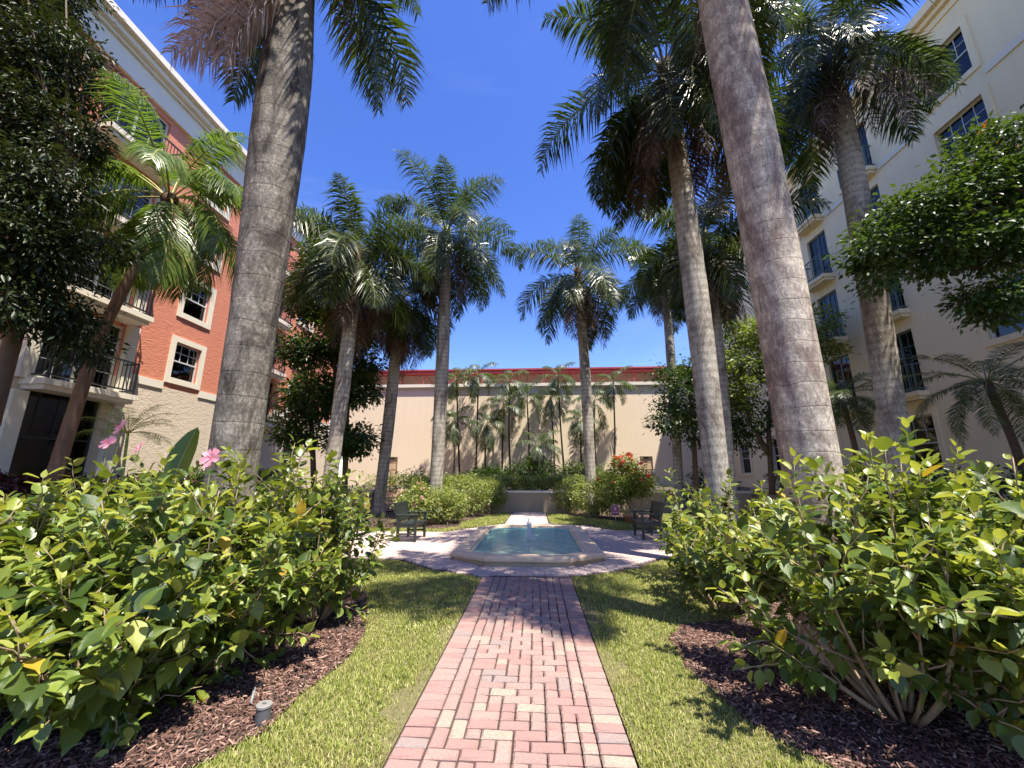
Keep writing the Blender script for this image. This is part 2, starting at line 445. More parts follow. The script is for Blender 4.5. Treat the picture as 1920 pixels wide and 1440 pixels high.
def grassmat():
    n = NT('lawn_blade'); v = n.pos(); r = n.rnd()
    c = n.ramp(r, [(0, (.17, .22, .04)), (.5, (.30, .345, .065)), (.75, (.42, .42, .12)), (1, (.56, .49, .25))])
    dry = n.ramp(n.noise(v, 1.5, 4, .65), [(.52, 0.0), (.68, .8)])
    c = n.mix(dry, c, (.40, .33, .15))
    n.set(c, .5, None, .35)
    tr = n.new('ShaderNodeBsdfTranslucent'); n.l.new(n.mix(.6, c, (.33, .42, .05)), tr.inputs[0])
    mx = n.new('ShaderNodeMixShader'); mx.inputs[0].default_value = .35
    n.l.new(n.b.outputs[0], mx.inputs[1]); n.l.new(tr.outputs[0], mx.inputs[2]); n.l.new(mx.outputs[0], n.out.inputs[0])
    return n.m
M['grass'] = grassmat()
def soilgrass():
    n = NT('lawn_thatch'); v = n.pos()
    c = n.mix(n.noise(v, 30, 5, .7), (.09, .085, .04), (.24, .21, .10))
    return n.set(c, .9, n.bump(n.noise(v, 80, 3), .8, .02), .2)
M['thatch'] = soilgrass()
def mulchmat(name, k=1.0):
    n = NT(name); v = n.pos(); r = n.rnd()
    c = n.ramp(r, [(0, (.05 * k, .026 * k, .02 * k)), (.45, (.12 * k, .062 * k, .048 * k)), (.8, (.22 * k, .125 * k, .098 * k)), (1, (.40 * k, .27 * k, .21 * k))])
    return n.set(c, .85, n.bump(n.noise(v, 60, 3), .6, .01), .3)
M['chip'] = mulchmat('mulch_chip')
M['mulch'] = flat('mulch_soil', (.045, .028, .021), .95, var=.5, vscale=18, bump=.9, bscale=45)
M['soil'] = flat('ground_soil', (.10, .075, .055), .95, var=.3, vscale=2, bump=.4)
M['walk'] = flat('pale_paving', (.42, .34, .29), .85, var=.12, vscale=3, bump=.2)

# ------------------------------------------------------------------ ground, path, plaza, lawns
def structure(o): o['kind'] = 'structure'; return o
def sheet(name, poly, z, mat, parent=None):
    o = MB().add([(x, y, z) for x, y in poly], [tuple(range(len(poly)))]).build(name, mat, parent)
    if parent is None: structure(o)
    return o

sheet('ground', [(-300, -300), (300, -300), (300, 300), (-300, 300)], -0.06, M['soil'])
PX0, PX1 = -0.87, 0.56
PLAZA = [(-.87, 7.07), (-1.3, 7.25), (-1.9, 7.65), (-2.66, 8.4), (-9.5, 8.4), (-9.5, 12.4), (-2.6, 12.4), (-2.2, 13.2), (-1.05, 14.6), (-1.02, 19.3),
         (.42, 19.3), (.45, 14.7), (1.75, 14.2), (2.35, 13.0), (9.0, 13.0), (9.0, 8.8), (2.5, 8.8), (1.8, 7.9), (1.1, 7.4), (.56, 7.15)]
sheet('paving_bed', [(PX0 - .02, -4), (PX1 + .02, -4), (PX1 + .02, 7.2), (PX0 - .02, 7.2)], -0.035, M['sand'])
path = structure(MB().box(PX0, PX1, -4, 7.05, -.055, -.034 + .004).build('brick_path', M['sand']))
plaza = sheet('brick_plaza', PLAZA, -0.028, M['sand'])

BT = 0.0           # brick top level
def brick_mesh(w, l, k):
    g = .0055
    r = random.Random(k)
    j = [r.uniform(-.004, .004) for _ in range(8)]
    m = MB().bbox(-w / 2 + g, w / 2 - g, -l / 2 + g + .003, l / 2 - g - .003, -.03, BT, .011)
    for i in range(8, 12):
        x, y, z = m.v[i]; m.v[i] = (x + j[i - 8] * .6, y + j[(i - 5) % 8] * .6, z + j[i - 8] * .35)
    return m
BR = {}
for nm, (w, l) in {'h': (.206, .103), 'v': (.103, .206), 's': (.103, .103), 'b': (.2, .103)}.items():
    BR[nm] = [brick_mesh(w, l, k * 7 + len(nm)).mesh('brick', M['brick']) for k in range(4)]
bricks = []
u = .103
y0b = 2.2
ncell = 10
nrow = int((7.06 - y0b) / u)
occ = np.zeros((nrow + 2, ncell), bool)
rb = random.Random(11)
fx0 = PX0 + .2
prevj = set()
for r in range(nrow):
    curj = set()
    for c in range(ncell):
        if occ[r, c]: continue
        x = fx0 + c * u; y = y0b + r * u
        canh = c + 1 < ncell and not occ[r, c + 1]; canv = r + 1 < nrow and not occ[r + 1, c]
        q = rb.random()
        pv = .75 if c == 0 else (.3 if c == 1 else .05)
        if canv and q < pv:
            occ[r, c] = occ[r + 1, c] = True; bricks.append(('v', x + u / 2, y + u))
        elif canh and q < .97 and not ((c + 2) in prevj and rb.random() < .8):
            occ[r, c] = occ[r, c + 1] = True; bricks.append(('h', x + u, y + u / 2)); curj.add(c + 2)
        else:
            occ[r, c] = True; bricks.append(('s', x + u / 2, y + u / 2)); curj.add(c + 1)
    prevj = curj
    for xb in (PX0 + .1, PX1 - .1):
        bricks.append(('b', xb, y0b + (r + .5) * u))
bricks.sort(key=lambda b: b[2])
pile = MB()
for i, (nm, x, y) in enumerate(bricks):
    if i < 300:
        o = inst('brick', BR[nm][i % 4], path, (x + rb.uniform(-.002, .002), y + rb.uniform(-.002, .002), rb.uniform(-.003, .003)), (rb.uniform(-.012, .012), rb.uniform(-.012, .012), rb.uniform(-.012, .012)))
    else:
        w, l = {'h': (.206, .103), 'v': (.103, .206), 's': (.103, .103), 'b': (.2, .103)}[nm]; g = .004; dz = rb.uniform(-.003, .003)
        pile.bbox(x - w / 2 + g, x + w / 2 - g, y - l / 2 + g, y + l / 2 - g, -.03, dz, .008)
for r in range(int(6.2 / u)):
    y = y0b - (r + .5) * u
    for k in range(7):
        w = PX1 - PX0; x = PX0 + (k + .5) * w / 7
        pile.bbox(x - w / 14 + .004, x + w / 14 - .004, y - u / 2 + .004, y + u / 2 - .004, -.03, rb.uniform(-.003, .003), .008)
o = pile.build('distant_bricks', M['brick'], path); o['kind'] = 'stuff'
# plaza pavers: laid in courses across the plaza
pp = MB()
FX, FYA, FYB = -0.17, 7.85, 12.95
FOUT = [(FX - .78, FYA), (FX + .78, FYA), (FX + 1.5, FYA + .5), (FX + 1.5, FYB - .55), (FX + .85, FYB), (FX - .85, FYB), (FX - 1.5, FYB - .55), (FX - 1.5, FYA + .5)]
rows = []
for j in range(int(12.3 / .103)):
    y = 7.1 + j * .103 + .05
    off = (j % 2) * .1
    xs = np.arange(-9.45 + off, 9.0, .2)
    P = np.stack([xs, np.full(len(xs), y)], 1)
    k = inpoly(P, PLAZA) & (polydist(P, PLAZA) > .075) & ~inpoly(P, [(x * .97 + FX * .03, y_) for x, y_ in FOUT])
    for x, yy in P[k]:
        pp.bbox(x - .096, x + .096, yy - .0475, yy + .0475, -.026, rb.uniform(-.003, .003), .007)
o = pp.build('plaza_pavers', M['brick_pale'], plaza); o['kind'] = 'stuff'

# edge between lawn/beds
BED_L = [(-1.92, -2), (-1.95, 2.3), (-1.92, 2.57), (-1.73, 2.92), (-1.76, 3.37), (-1.69, 3.91), (-1.76, 4.52), (-2.0, 5.2), (-2.25, 5.81), (-2.7, 6.6), (-3.6, 7.3), (-8.5, 7.6), (-12, 7.6), (-12, -2)]
BED_R = [(1.75, -2), (1.8, 2.3), (1.63, 2.76), (1.39, 3.2), (1.26, 3.97), (1.33, 4.6), (1.62, 5.05), (2.3, 5.25), (2.55, 5.9), (2.3, 6.6), (2.45, 7.4), (3.2, 8.1), (6.5, 8.3), (6.5, -2)]
LAWN_L = [(-12.5, -3.8), (PX0 - .008, -3.8), (PX0 - .008, 7.04), (-1.32, 7.2), (-1.93, 7.6), (-2.7, 8.34), (-12.5, 8.34)]
LAWN_R = [(PX1 + .008, -3.8), (9, -3.8), (9, 8.74), (2.53, 8.74), (1.83, 7.85), (1.12, 7.35), (PX1 + .008, 7.11)]
LAWN_BL = [(-9.5, 12.45), (-2.63, 12.45), (-2.25, 13.27), (-1.1, 14.62), (-1.07, 18.6), (-9.5, 18.6)]
LAWN_BR = [(9.0, 13.05), (2.38, 13.05), (1.78, 14.27), (.5, 14.75), (.47, 18.6), (9.0, 18.6)]
BED_BL = [(-8, 13.2), (-3.0, 13.0), (-2.4, 13.6), (-2.6, 15), (-2.0, 16.6), (-1.6, 18.55), (-8, 18.55)]
BED_BR = [(1.2, 18.5), (1.3, 17.6), (2.0, 16.6), (3.0, 15.4), (4.6, 15.2), (4.8, 18.5)]
lawns = []
for nm, poly in (('lawn', LAWN_L), ('lawn', LAWN_R), ('lawn', LAWN_BL), ('lawn', LAWN_BR)):
    lawns.append(sheet(nm, poly, -.018, M['thatch']))
beds = []
for poly in (BED_L, BED_R, BED_BL, BED_BR):
    beds.append(sheet('mulch_bed', poly, -.008, M['mulch']))

def blades(poly, holes, n_per_m2, bbox, h=(.022, .046), w=.0055, seed=1, fall=None):
    g = np.random.default_rng(seed)
    x0, x1, y0, y1 = bbox
    n = int((x1 - x0) * (y1 - y0) * n_per_m2)
    P = np.stack([g.uniform(x0, x1, n), g.uniform(y0, y1, n)], 1)
    k = inpoly(P, poly)
    for hp in holes:
        q = polydist(P, hp)
        k &= ~(inpoly(P, hp) & (q > g.uniform(0, .05, n)))
    ed = np.minimum(np.abs(P[:, 0] - PX0), np.abs(P[:, 0] - PX1)) + .05 * np.sin(P[:, 1] * 9) + .04 * np.sin(P[:, 1] * 23 + 1)
    bare = .5 + .5 * np.sin(P[:, 1] * 2.9 + 2 * np.sign(P[:, 0])) * np.sin(P[:, 1] * 1.3 + 3 * np.sign(P[:, 0]) + .6)
    k &= ~((ed < .02 + .16 * bare) & (g.random(n) < .3 + .6 * bare))
    P = P[k]; n = len(P)
    patch = .5 + .5 * np.sin(P[:, 0] * 3.1 + 1.7 * np.sin(P[:, 1] * 2.3)) * np.sin(P[:, 1] * 2.7 + 1.3 * np.sin(P[:, 0] * 3.3))
    H = g.uniform(h[0], h[1], n) * (.65 + .5 * patch)
    a = g.uniform(0, 2 * np.pi, n); lean = g.uniform(.2, .95, n)
    d = np.stack([np.cos(a), np.sin(a)], 1); s = np.stack([-np.sin(a), np.cos(a)], 1)
    W = w * g.uniform(.6, 1.3, n)
    V = np.zeros((n, 5, 3))
    z0 = -.02
    V[:, 0, :2] = P + s * W[:, None] * .5; V[:, 1, :2] = P - s * W[:, None] * .5; V[:, :2, 2] = z0
    mid = P + d * (H * lean * .35)[:, None]
    V[:, 2, :2] = mid - s * W[:, None] * .45; V[:, 3, :2] = mid + s * W[:, None] * .45; V[:, 2:4, 2] = (z0 + H * .62)[:, None]
    V[:, 4, :2] = P + d * (H * lean)[:, None]; V[:, 4, 2] = z0 + H * (1.05 - .35 * lean)
    b = np.arange(n)[:, None] * 5
    return V.reshape(-1, 3), [b + np.array([[0, 1, 2, 3]]), b + np.array([[3, 2, 4]])]
def add_blades(parent, *a, **k):
    V, Fs = blades(*a, **k)
    o = np_obj('grass_blades', V, Fs, M['grass'], parent); o['kind'] = 'stuff'
add_blades(lawns[0], LAWN_L, [BED_L], 9000, (-2.9, -.88, 1.6, 4.6), seed=3)
add_blades(lawns[0], LAWN_L, [BED_L], 4200, (-3.6, -.88, 4.6, 8.35), w=.009, seed=4)
add_blades(lawns[1], LAWN_R, [BED_R], 9000, (.57, 2.2, 1.6, 4.6), seed=5)
add_blades(lawns[1], LAWN_R, [BED_R], 4200, (.57, 3.3, 4.6, 8.75), w=.009, seed=6)
add_blades(lawns[0], LAWN_L, [BED_L], 300, (-9, -3.6, 7, 8.3), w=.014, seed=14)
add_blades(lawns[2], LAWN_BL, [BED_BL], 1100, (-6, -1.07, 12.4, 18.6), w=.016, h=(.05, .09), seed=7)
add_blades(lawns[3], LAWN_BR, [BED_BR], 1100, (.47, 6, 13, 18.6), w=.016, h=(.05, .09), seed=8)

def chips(parent, poly, n_per, bbox, seed):
    g = np.random.default_rng(seed); x0, x1, y0, y1 = bbox
    n = int((x1 - x0) * (y1 - y0) * n_per)
    P = np.stack([g.uniform(x0, x1, n), g.uniform(y0, y1, n)], 1); P = P[inpoly(P, poly)]; n = len(P)
    L = g.uniform(.015, .06, n); W = g.uniform(.004, .012, n)
    a = nrm(np.concatenate([g.normal(size=(n, 2)), g.normal(0, .3, (n, 1))], 1))
    s = nrm(np.cross(a, nrm(np.stack([g.normal(0, .4, n), g.normal(0, .4, n), np.ones(n)], 1)))); t = np.cross(s, a)
    c = np.concatenate([P, g.uniform(-.004, .02, (n, 1))], 1)
    V = np.zeros((n, 6, 3))
    for i, (su, sv, sw) in enumerate([(-1, -1, 0), (-1, 1, 0), (1, 1, 0), (1, -1, 0), (-.9, 0, 1), (.9, 0, 1)]):
        V[:, i] = c + a * (L / 2 * su)[:, None] + s * (W / 2 * sv)[:, None] + t * (W * .6 * sw)[:, None]
    b = np.arange(n)[:, None] * 6
    o = np_obj('mulch_chips', V.reshape(-1, 3), [b + np.array([[0, 3, 5, 4]]), b + np.array([[2, 1, 4, 5]]), b + np.array([[0, 4, 1]]), b + np.array([[3, 2, 5]])], M['chip'], parent)
    o['kind'] = 'stuff'
chips(beds[0], BED_L, 2600, (-4.5, -1.6, 1.6, 4.6), 21)
chips(beds[0], BED_L, 700, (-6, -1.6, 4.6, 7.3), 22)
chips(beds[1], BED_R, 2600, (1.2, 4.6, 1.6, 5.0), 23)
chips(beds[1], BED_R, 700, (1.8, 6, 5.0, 8.2), 24)
chips(beds[2], BED_BL, 250, (-6, -1.6, 13, 16.5), 25)
chips(beds[3], BED_BR, 250, (1.2, 4.8, 15, 18.5), 26)
# paved walks beside the two buildings
sheet('side_walk', [(9.05, -4), (9.8, -4), (9.8, 20), (9.05, 20)], -.02, M['walk'])

# ------------------------------------------------------------------ fountain
ft = empty('fountain', 'low elongated octagonal fountain with pale stone rim and teal water', 'fountain', (FX, (FYA + FYB) / 2, 0))
fo = np.array(FOUT) - np.array([FX, (FYA + FYB) / 2])
def inset(poly, d):
    n = len(poly); out = []
    for i in range(n):
        p0, p1, p2 = poly[i - 1], poly[i], poly[(i + 1) % n]
        e1 = nrm(p1 - p0); e2 = nrm(p2 - p1)
        n1 = np.array([-e1[1], e1[0]]); n2 = np.array([-e2[1], e2[0]])
        bis = nrm(n1 + n2); out.append(p1 + bis * d / max(.3, bis @ n1))
    return np.array(out)
def ringwall(rings):
    m = MB(); n = 8; vs_ = []; fs_ = []
    for poly, z in rings: vs_ += [(x, y, z) for x, y in poly]
    for i in range(len(rings) - 1):
        for k in range(n): fs_.append((i * n + k, i * n + (k + 1) % n, (i + 1) * n + (k + 1) % n, (i + 1) * n + k))
    return m.add(vs_, fs_)
fi = inset(fo, .34)
PROF = [(.07, -.05), (.06, .04), (.012, .055), (0, .075), (0, .12), (.02, .142), (.055, .152), (.30, .152), (.34, .142), (.35, .11), (.40, .10)]
for k in range(8):
    m_ = MB(); vs_ = []; k2 = (k + 1) % 8
    for d_, z_ in PROF:
        q = inset(fo, d_); a_, b_ = q[k], q[k2]; e_ = nrm(b_ - a_) * .004
        for nn_ in range(7):
            p_ = (a_ + e_) + (b_ - a_ - 2 * e_) * nn_ / 6; vs_.append((p_[0], p_[1], z_ + random.uniform(-.0015, .0015)))
    m_.add(vs_, [(i * 7 + j, i * 7 + j + 1, (i + 1) * 7 + j + 1, (i + 1) * 7 + j) for i in range(len(PROF) - 1) for j in range(6)])
    m_.build('coping_stone', M['stone'], ft)
bi = inset(fo, .40)
ringwall([(bi, .105), (bi, -.05)]).build('basin_wall', M['teal'], ft)
MB().add([(x, y, -.012) for x, y in inset(fo, .395)], [tuple(range(8))]).build('basin_floor', M['teal'], ft)
wp = inset(fo, .398)
MB().add([(x, y, .07) for x, y in wp], [tuple(range(8))]).build('water', M['water'], ft)
jt = MB(); g = random.Random(5)
for k in range(9):
    a0 = k * .7; pts = []; rr = []; hh = g.uniform(.22, .52); sp = g.uniform(.015, .07)
    for i in range(12):
        t = i / 11; z = .06 + hh * (1 - (1 - 1.25 * t) ** 2 if t < .8 else 1 - (t - .8) * 2.2)
        pts.append((math.cos(a0) * sp * t * 1.3 + g.gauss(0, .004), math.sin(a0) * sp * t * 1.3 + g.gauss(0, .004), z)); rr.append(.016 * (1 - .55 * t) * g.uniform(.7, 1.3))
    jt.tube(pts, rr, 7)
for i in range(420):
    a0 = g.uniform(0, 6.28); r_ = abs(g.gauss(0, .11)); z = .07 + abs(g.gauss(0, .05)) + max(0, .5 - r_ * 4) * g.random(); s_ = g.uniform(.003, .009)
    jt.lathe([(s_ * .3, -s_), (s_, 0), (s_ * .3, s_)], (r_ * math.cos(a0), r_ * math.sin(a0), z), 5)
jt.build('water_jet', M['foam'], ft, True)['kind'] = 'stuff'

# ------------------------------------------------------------------ leaves and plants
LEAF8 = np.array([(0, 0, 0), (.28, -.5, .05), (.3, 0, -.02), (.28, .5, .05), (.65, -.4, .03), (.68, 0, -.06), (.65, .4, .03), (1, 0, -.14)])
LEAF8F = np.array([(0, 1, 2), (0, 2, 3), (1, 4, 5), (1, 5, 2), (2, 5, 6), (2, 6, 3), (4, 7, 5), (5, 7, 6)])
_st = [(.0, 0), (.09, .26), (.25, .46), (.44, .5), (.64, .4), (.82, .2), (1, 0)]
_v = [(0, 0, 0)]
for _u, _w in _st[1:-1]: _v += [(_u, -_w, .09 * _w), (_u + .015, 0, -.03 - .10 * _u ** 2), (_u, _w, .09 * _w)]
_v += [(1, 0, -.17)]
LEAFH = np.array(_v, float)
_f = [(0, 1, 2), (0, 2, 3)]
for _i in range(4):
    _a = 1 + 3 * _i; _b = _a + 3
    _f += [(_a, _b, _b + 1), (_a, _b + 1, _a + 1), (_a + 1, _b + 1, _b + 2), (_a + 1, _b + 2, _a + 2)]
_f += [(13, 16, 14), (14, 16, 15)]
LEAFHF = np.array(_f)
LEAF4 = np.array([(0, 0, 0), (.45, -.5, .08), (.5, 0, -.02), (.45, .5, .08), (1, 0, -.1)])
LEAF4F = np.array([(0, 1, 2), (0, 2, 3), (1, 4, 2), (2, 4, 3)])
def leaf_cloud(P, A, N, L, W, tmpl=LEAF4, tf=LEAF4F):
    A = nrm(A); S = nrm(np.cross(N, A)); N = np.cross(A, S)
    V = P[:, None] + (tmpl[None, :, 0] * L[:, None])[..., None] * A[:, None] + (tmpl[None, :, 1] * W[:, None])[..., None] * S[:, None] + (tmpl[None, :, 2] * L[:, None])[..., None] * N[:, None]
    n = len(P)
    Fc = (np.arange(n)[:, None, None] * len(tmpl) + tf[None]).reshape(-1, 3)
    return V.reshape(-1, 3), Fc

def foliage(blobs, ncl, per, L, W, spread, g, down=.25, shell=.45, tmpl=LEAF4, tf=LEAF4F, flatten=1.0, up=.9):
    """clustered leaves through a union of ellipsoids; returns V, F and the cluster centres"""
    vol = np.array([b[1][0] * b[1][1] * b[1][2] for b in blobs]) ** .7; vol /= vol.sum()
    idx = g.choice(len(blobs), ncl, p=vol)
    C = np.array([b[0] for b in blobs])[idx]; Rr = np.array([b[1] for b in blobs])[idx]
    d = nrm(g.normal(size=(ncl, 3)))
    r = (shell ** 3 + (1 - shell ** 3) * g.random(ncl)) ** (1 / 3) * g.uniform(.85, 1.12, ncl)
    cc = C + d * Rr * r[:, None]
    outd = nrm(d * np.array([1, 1, .6]) + np.array([0, 0, .1]))
    cnt = np.maximum(3, g.poisson(per, ncl)); ii = np.repeat(np.arange(ncl), cnt); n = len(ii)
    sp = spread * g.uniform(.6, 1.3, ncl)[ii]
    loc = g.normal(size=(n, 3)) * np.array([1, 1, .55]) * sp[:, None]
    P = cc[ii] + loc
    A = nrm(outd[ii] * .55 + nrm(loc) * .7 + g.normal(0, .35, (n, 3)) + np.array([0, 0, -down]))
    N = nrm(np.array([0, 0, up]) + g.normal(0, .45, (n, 3)) + outd[ii] * .25)
    s = g.uniform(.65, 1.25, n)
    V, Fc = leaf_cloud(P, A, N, L * s, W * s, tmpl, tf)
    return V, Fc, cc

def shrub(name, label, cat, base, blobs, ncl, per, L, W, spread, mat, seed, stems=6, flowers=None, group=None, down=.25, shell=.45, fsize=.07):
    g = np.random.default_rng(seed); base = np.asarray(base, float)
    t = empty(name, label, cat, base, group=group)
    bl = [(np.asarray(c, float) - base, np.asarray(r, float)) for c, r in blobs]
    V, Fc, cc = foliage(bl, ncl, per, L, W, spread, g, down, shell)
    np_obj('foliage', V, Fc, M[mat], t, kind='stuff')
    m = MB()
    for k in range(stems):
        e = cc[g.integers(len(cc))]; s0 = np.array([g.normal(0, .12), g.normal(0, .12), 0.]); mid = s0 * .6 + e * np.array([.45, .45, .55])
        m.tube([s0, mid, e * .95], [.022, .014, .005], 6)
    if stems: m.build('stem', M['stem'], t)
    if flowers:
        fm, npt = flowers
        outer = cc[np.argsort(-(cc[:, 2] * .6 - cc[:, 1] * .5 + g.normal(0, .3, len(cc))))][:npt]
        for p in outer:
            inst('flower', flower_mesh(fm), t, p + np.array([0, -.05, .06]), (g.uniform(-.9, .9), g.uniform(-.9, .9), g.uniform(0, 6)), (fsize / .06,) * 3)
    return t

_fm = {}
def flower_mesh(mk):
    if mk in _fm: return _fm[mk]
    m = MB()
    for k in range(5):
        a = 2 * math.pi * k / 5
        c, s = math.cos(a), math.sin(a)
        def P(u, v, w): return (c * u - s * v, s * u + c * v, w)
        m.add([P(0, 0, 0), P(.03, -.022, .016), P(.032, 0, .012), P(.03, .022, .02), P(.062, -.028, .02), P(.066, 0, .014), P(.062, .028, .026)],
              [(0, 1, 2), (0, 2, 3), (1, 4, 5, 2), (2, 5, 6, 3)])
    m.tube([(0, 0, 0), (0, 0, .05)], [.004, .005], 5)
    _fm[mk] = m.mesh('flower', M[mk]); return _fm[mk]

def leaf_me(w, curl, fold, mat):
    v = LEAFH.copy(); v[:, 1] *= w; v[:, 2] = v[:, 2] * fold - curl * v[:, 0] ** 2
    return MB().add(v, [tuple(f) for f in LEAFHF]).mesh('leaf', M[mat], True)
LEAF_ME = [leaf_me(w, c, f, 'hib') for w, c, f in ((.62, 0, 1), (.55, .15, 1.8), (.72, -.05, .6), (.66, .3, 1.2), (.5, .1, 2.6), (.7, .2, .8))]
LEAF_YO = [leaf_me(w, c, f, 'hib_young') for w, c, f in ((.5, 0, 1.2), (.58, .12, .8), (.42, -.12, 2.2))]
LEAF_YE = MB().add(LEAFH * np.array([1, .62, 1]), [tuple(f) for f in LEAFHF]).mesh('leaf', M['hib_yellow'], True)

def hibiscus(label, base, h, rad_, seed, stems=11, lean=(0, 0), leafL=.085, single=300, subs=6, bare=.3, flowers=(), extra=(), group=None, density=1.0):
    """woody shrub: stems, side shoots, alternate leaves; the leaves that show largest are objects of their own"""
    g = np.random.default_rng(seed); base = np.asarray(base, float)
    t = empty('hibiscus_bush', label, 'bush', base, group=group)
    wood = MB(); shoots = MB()
    P, A, N, L, age = [], [], [], [], []
    def leaves_on(pts, t0, spacing, l):
        seg = np.diff(pts, axis=0); ln = np.linalg.norm(seg, axis=1); tot = ln.sum(); cum = np.concatenate([[0], np.cumsum(ln)])
        s = t0 * tot; k = g.integers(6)
        while s < tot:
            i = min(np.searchsorted(cum, s) - 1, len(seg) - 1); i = max(i, 0)
            p = pts[i] + seg[i] * ((s - cum[i]) / ln[i]); T = seg[i] / ln[i]
            ang = k * 2.4 + g.normal(0, .3); k += 1
            a0 = nrm(np.cross(T, [.3, .2, 1])); b0 = np.cross(T, a0)
            f = s / tot
            ax = nrm((a0 * math.cos(ang) + b0 * math.sin(ang)) * (1.1 - .5 * f) + T * (.25 + .5 * f) + np.array([0, 0, -.25 + .35 * f * (f > .8)]) + g.normal(0, .12, 3))
            nn = nrm(np.array([0, 0, 1.0]) + T * .35 + g.normal(0, .3, 3))
            P.append(p + ax * .025); A.append(ax); N.append(nn); L.append(l * g.uniform(.5, 1.25) * (1 - .35 * (f > .88))); age.append(f + g.normal(0, .12))
            s += spacing * g.uniform(.6, 1.3) / density
    for i in range(stems):
        az = 2 * math.pi * (i + g.uniform(-.3, .3)) / stems
        out = rad_ * g.uniform(.25, 1.0); hh = h * g.uniform(.62, 1.0) * (1 - .22 * (out / rad_) ** 2)
        tip = np.array([math.cos(az) * out + lean[0], math.sin(az) * out + lean[1], hh])
        s0 = np.array([math.cos(az) * .1, math.sin(az) * .1, 0]); 
        c1 = s0 + (tip - s0) * .4 + np.array([math.cos(az), math.sin(az), -.4]) * rad_ * .14 + g.normal(0, .04, 3)
        ts = np.linspace(0, 1, 9)[:, None]
        pts = (1 - ts) ** 2 * s0 + 2 * ts * (1 - ts) * c1 + ts ** 2 * tip + g.normal(0, .012, (9, 3)) * ts
        r0 = g.uniform(.011, .022)
        wood.tube(pts, list(np.linspace(r0, .003, 9)), 6)
        leaves_on(pts, max(bare, .3), .035, leafL)
        for j in range(int(subs * 1.3)):
            f = g.uniform(bare * .7, .95); i0 = int(f * 8); p0 = pts[i0]
            T = nrm(pts[min(i0 + 1, 8)] - pts[i0 - 1])
            dd = nrm(T * .6 + np.array([math.cos(az), math.sin(az), .0]) * .45 + g.normal(0, .62, 3) + np.array([0, 0, .25]))
            l = rad_ * g.uniform(.25, .55)
            q = np.array([p0 + dd * l * k / 5 + np.array([0, 0, .05 * (k / 5) ** 2]) + g.normal(0, .008, 3) * (k > 0) for k in range(6)])
            q[:, 2] = np.maximum(q[:, 2], .03)
            wood.tube(q, list(np.linspace(.0075, .002, 6)), 5)
            leaves_on(q, .12, .03, leafL)
    for (ex, r1) in extra:                               # long upright shoots above the rest
        q = [np.asarray(e, float) - base for e in ex]; q = np.array(q)
        ts = np.linspace(0, 1, 8); qq = np.stack([np.interp(ts, np.linspace(0, 1, len(q)), q[:, k]) for k in range(3)], 1)
        shoots.tube(qq, list(np.linspace(r1, .003, 8)), 6)
        leaves_on(qq, .2, .028, leafL * 1.05); 
        for k in range(len(qq) * 6): pass
    P, A, N, L, age = map(np.array, (P, A, N, L, age))
    P = P.copy(); P[:, 2] = np.maximum(P[:, 2], .04)
    wood.build('stem', M['stem'], t, True)
    if len(shoots.v): shoots.build('shoot', M['green_stem'], t, True)
    W = P + base - np.array([0, 0, CAMH]); dist = np.linalg.norm(W, axis=1)
    order = np.argsort(dist / L)
    one = order[:single]; rest = order[single:]
    for i in one:
        a = Vector(A[i]); n_ = Vector(N[i]); s_ = n_.cross(a).normalized(); n_ = a.cross(s_)
        mx = Matrix((a, s_, n_)).transposed()
        q = g.random()
        me = LEAF_YE if q < .012 else (LEAF_YO[g.integers(3)] if age[i] + g.normal(0, .1) > .85 else LEAF_ME[g.integers(6)])
        o = bpy.data.objects.new('leaf', me); link(o, t)
        o.matrix_local = Matrix.Translation(Vector(P[i])) @ mx.to_4x4() @ Matrix.Scale(L[i], 4)
    if len(rest):
        for nm, mk, sel in (('foliage', 'hib', age[rest] <= .85), ('young_foliage', 'hib_young', age[rest] > .85)):
            r = rest[sel]
            if len(r):
                V, Fc = leaf_cloud(P[r], A[r], N[r], L[r], L[r] * .6, LEAFH, LEAFHF)
                np_obj(nm, V, Fc, M[mk], t, smooth=True, kind='stuff')
    for p, mk, s_ in flowers:
        f = np.asarray(p, float) - base
        inst('flower', flower_mesh(mk), t, f, (rad(60) + g.normal(0, .3), g.normal(0, .4), g.uniform(-.6, .6)), (s_ / .06,) * 3)
        MB().tube([f * np.array([.93, .93, .82]), f], [.004, .003], 5).build('flower_stalk', M['green_stem'], t)
    return t

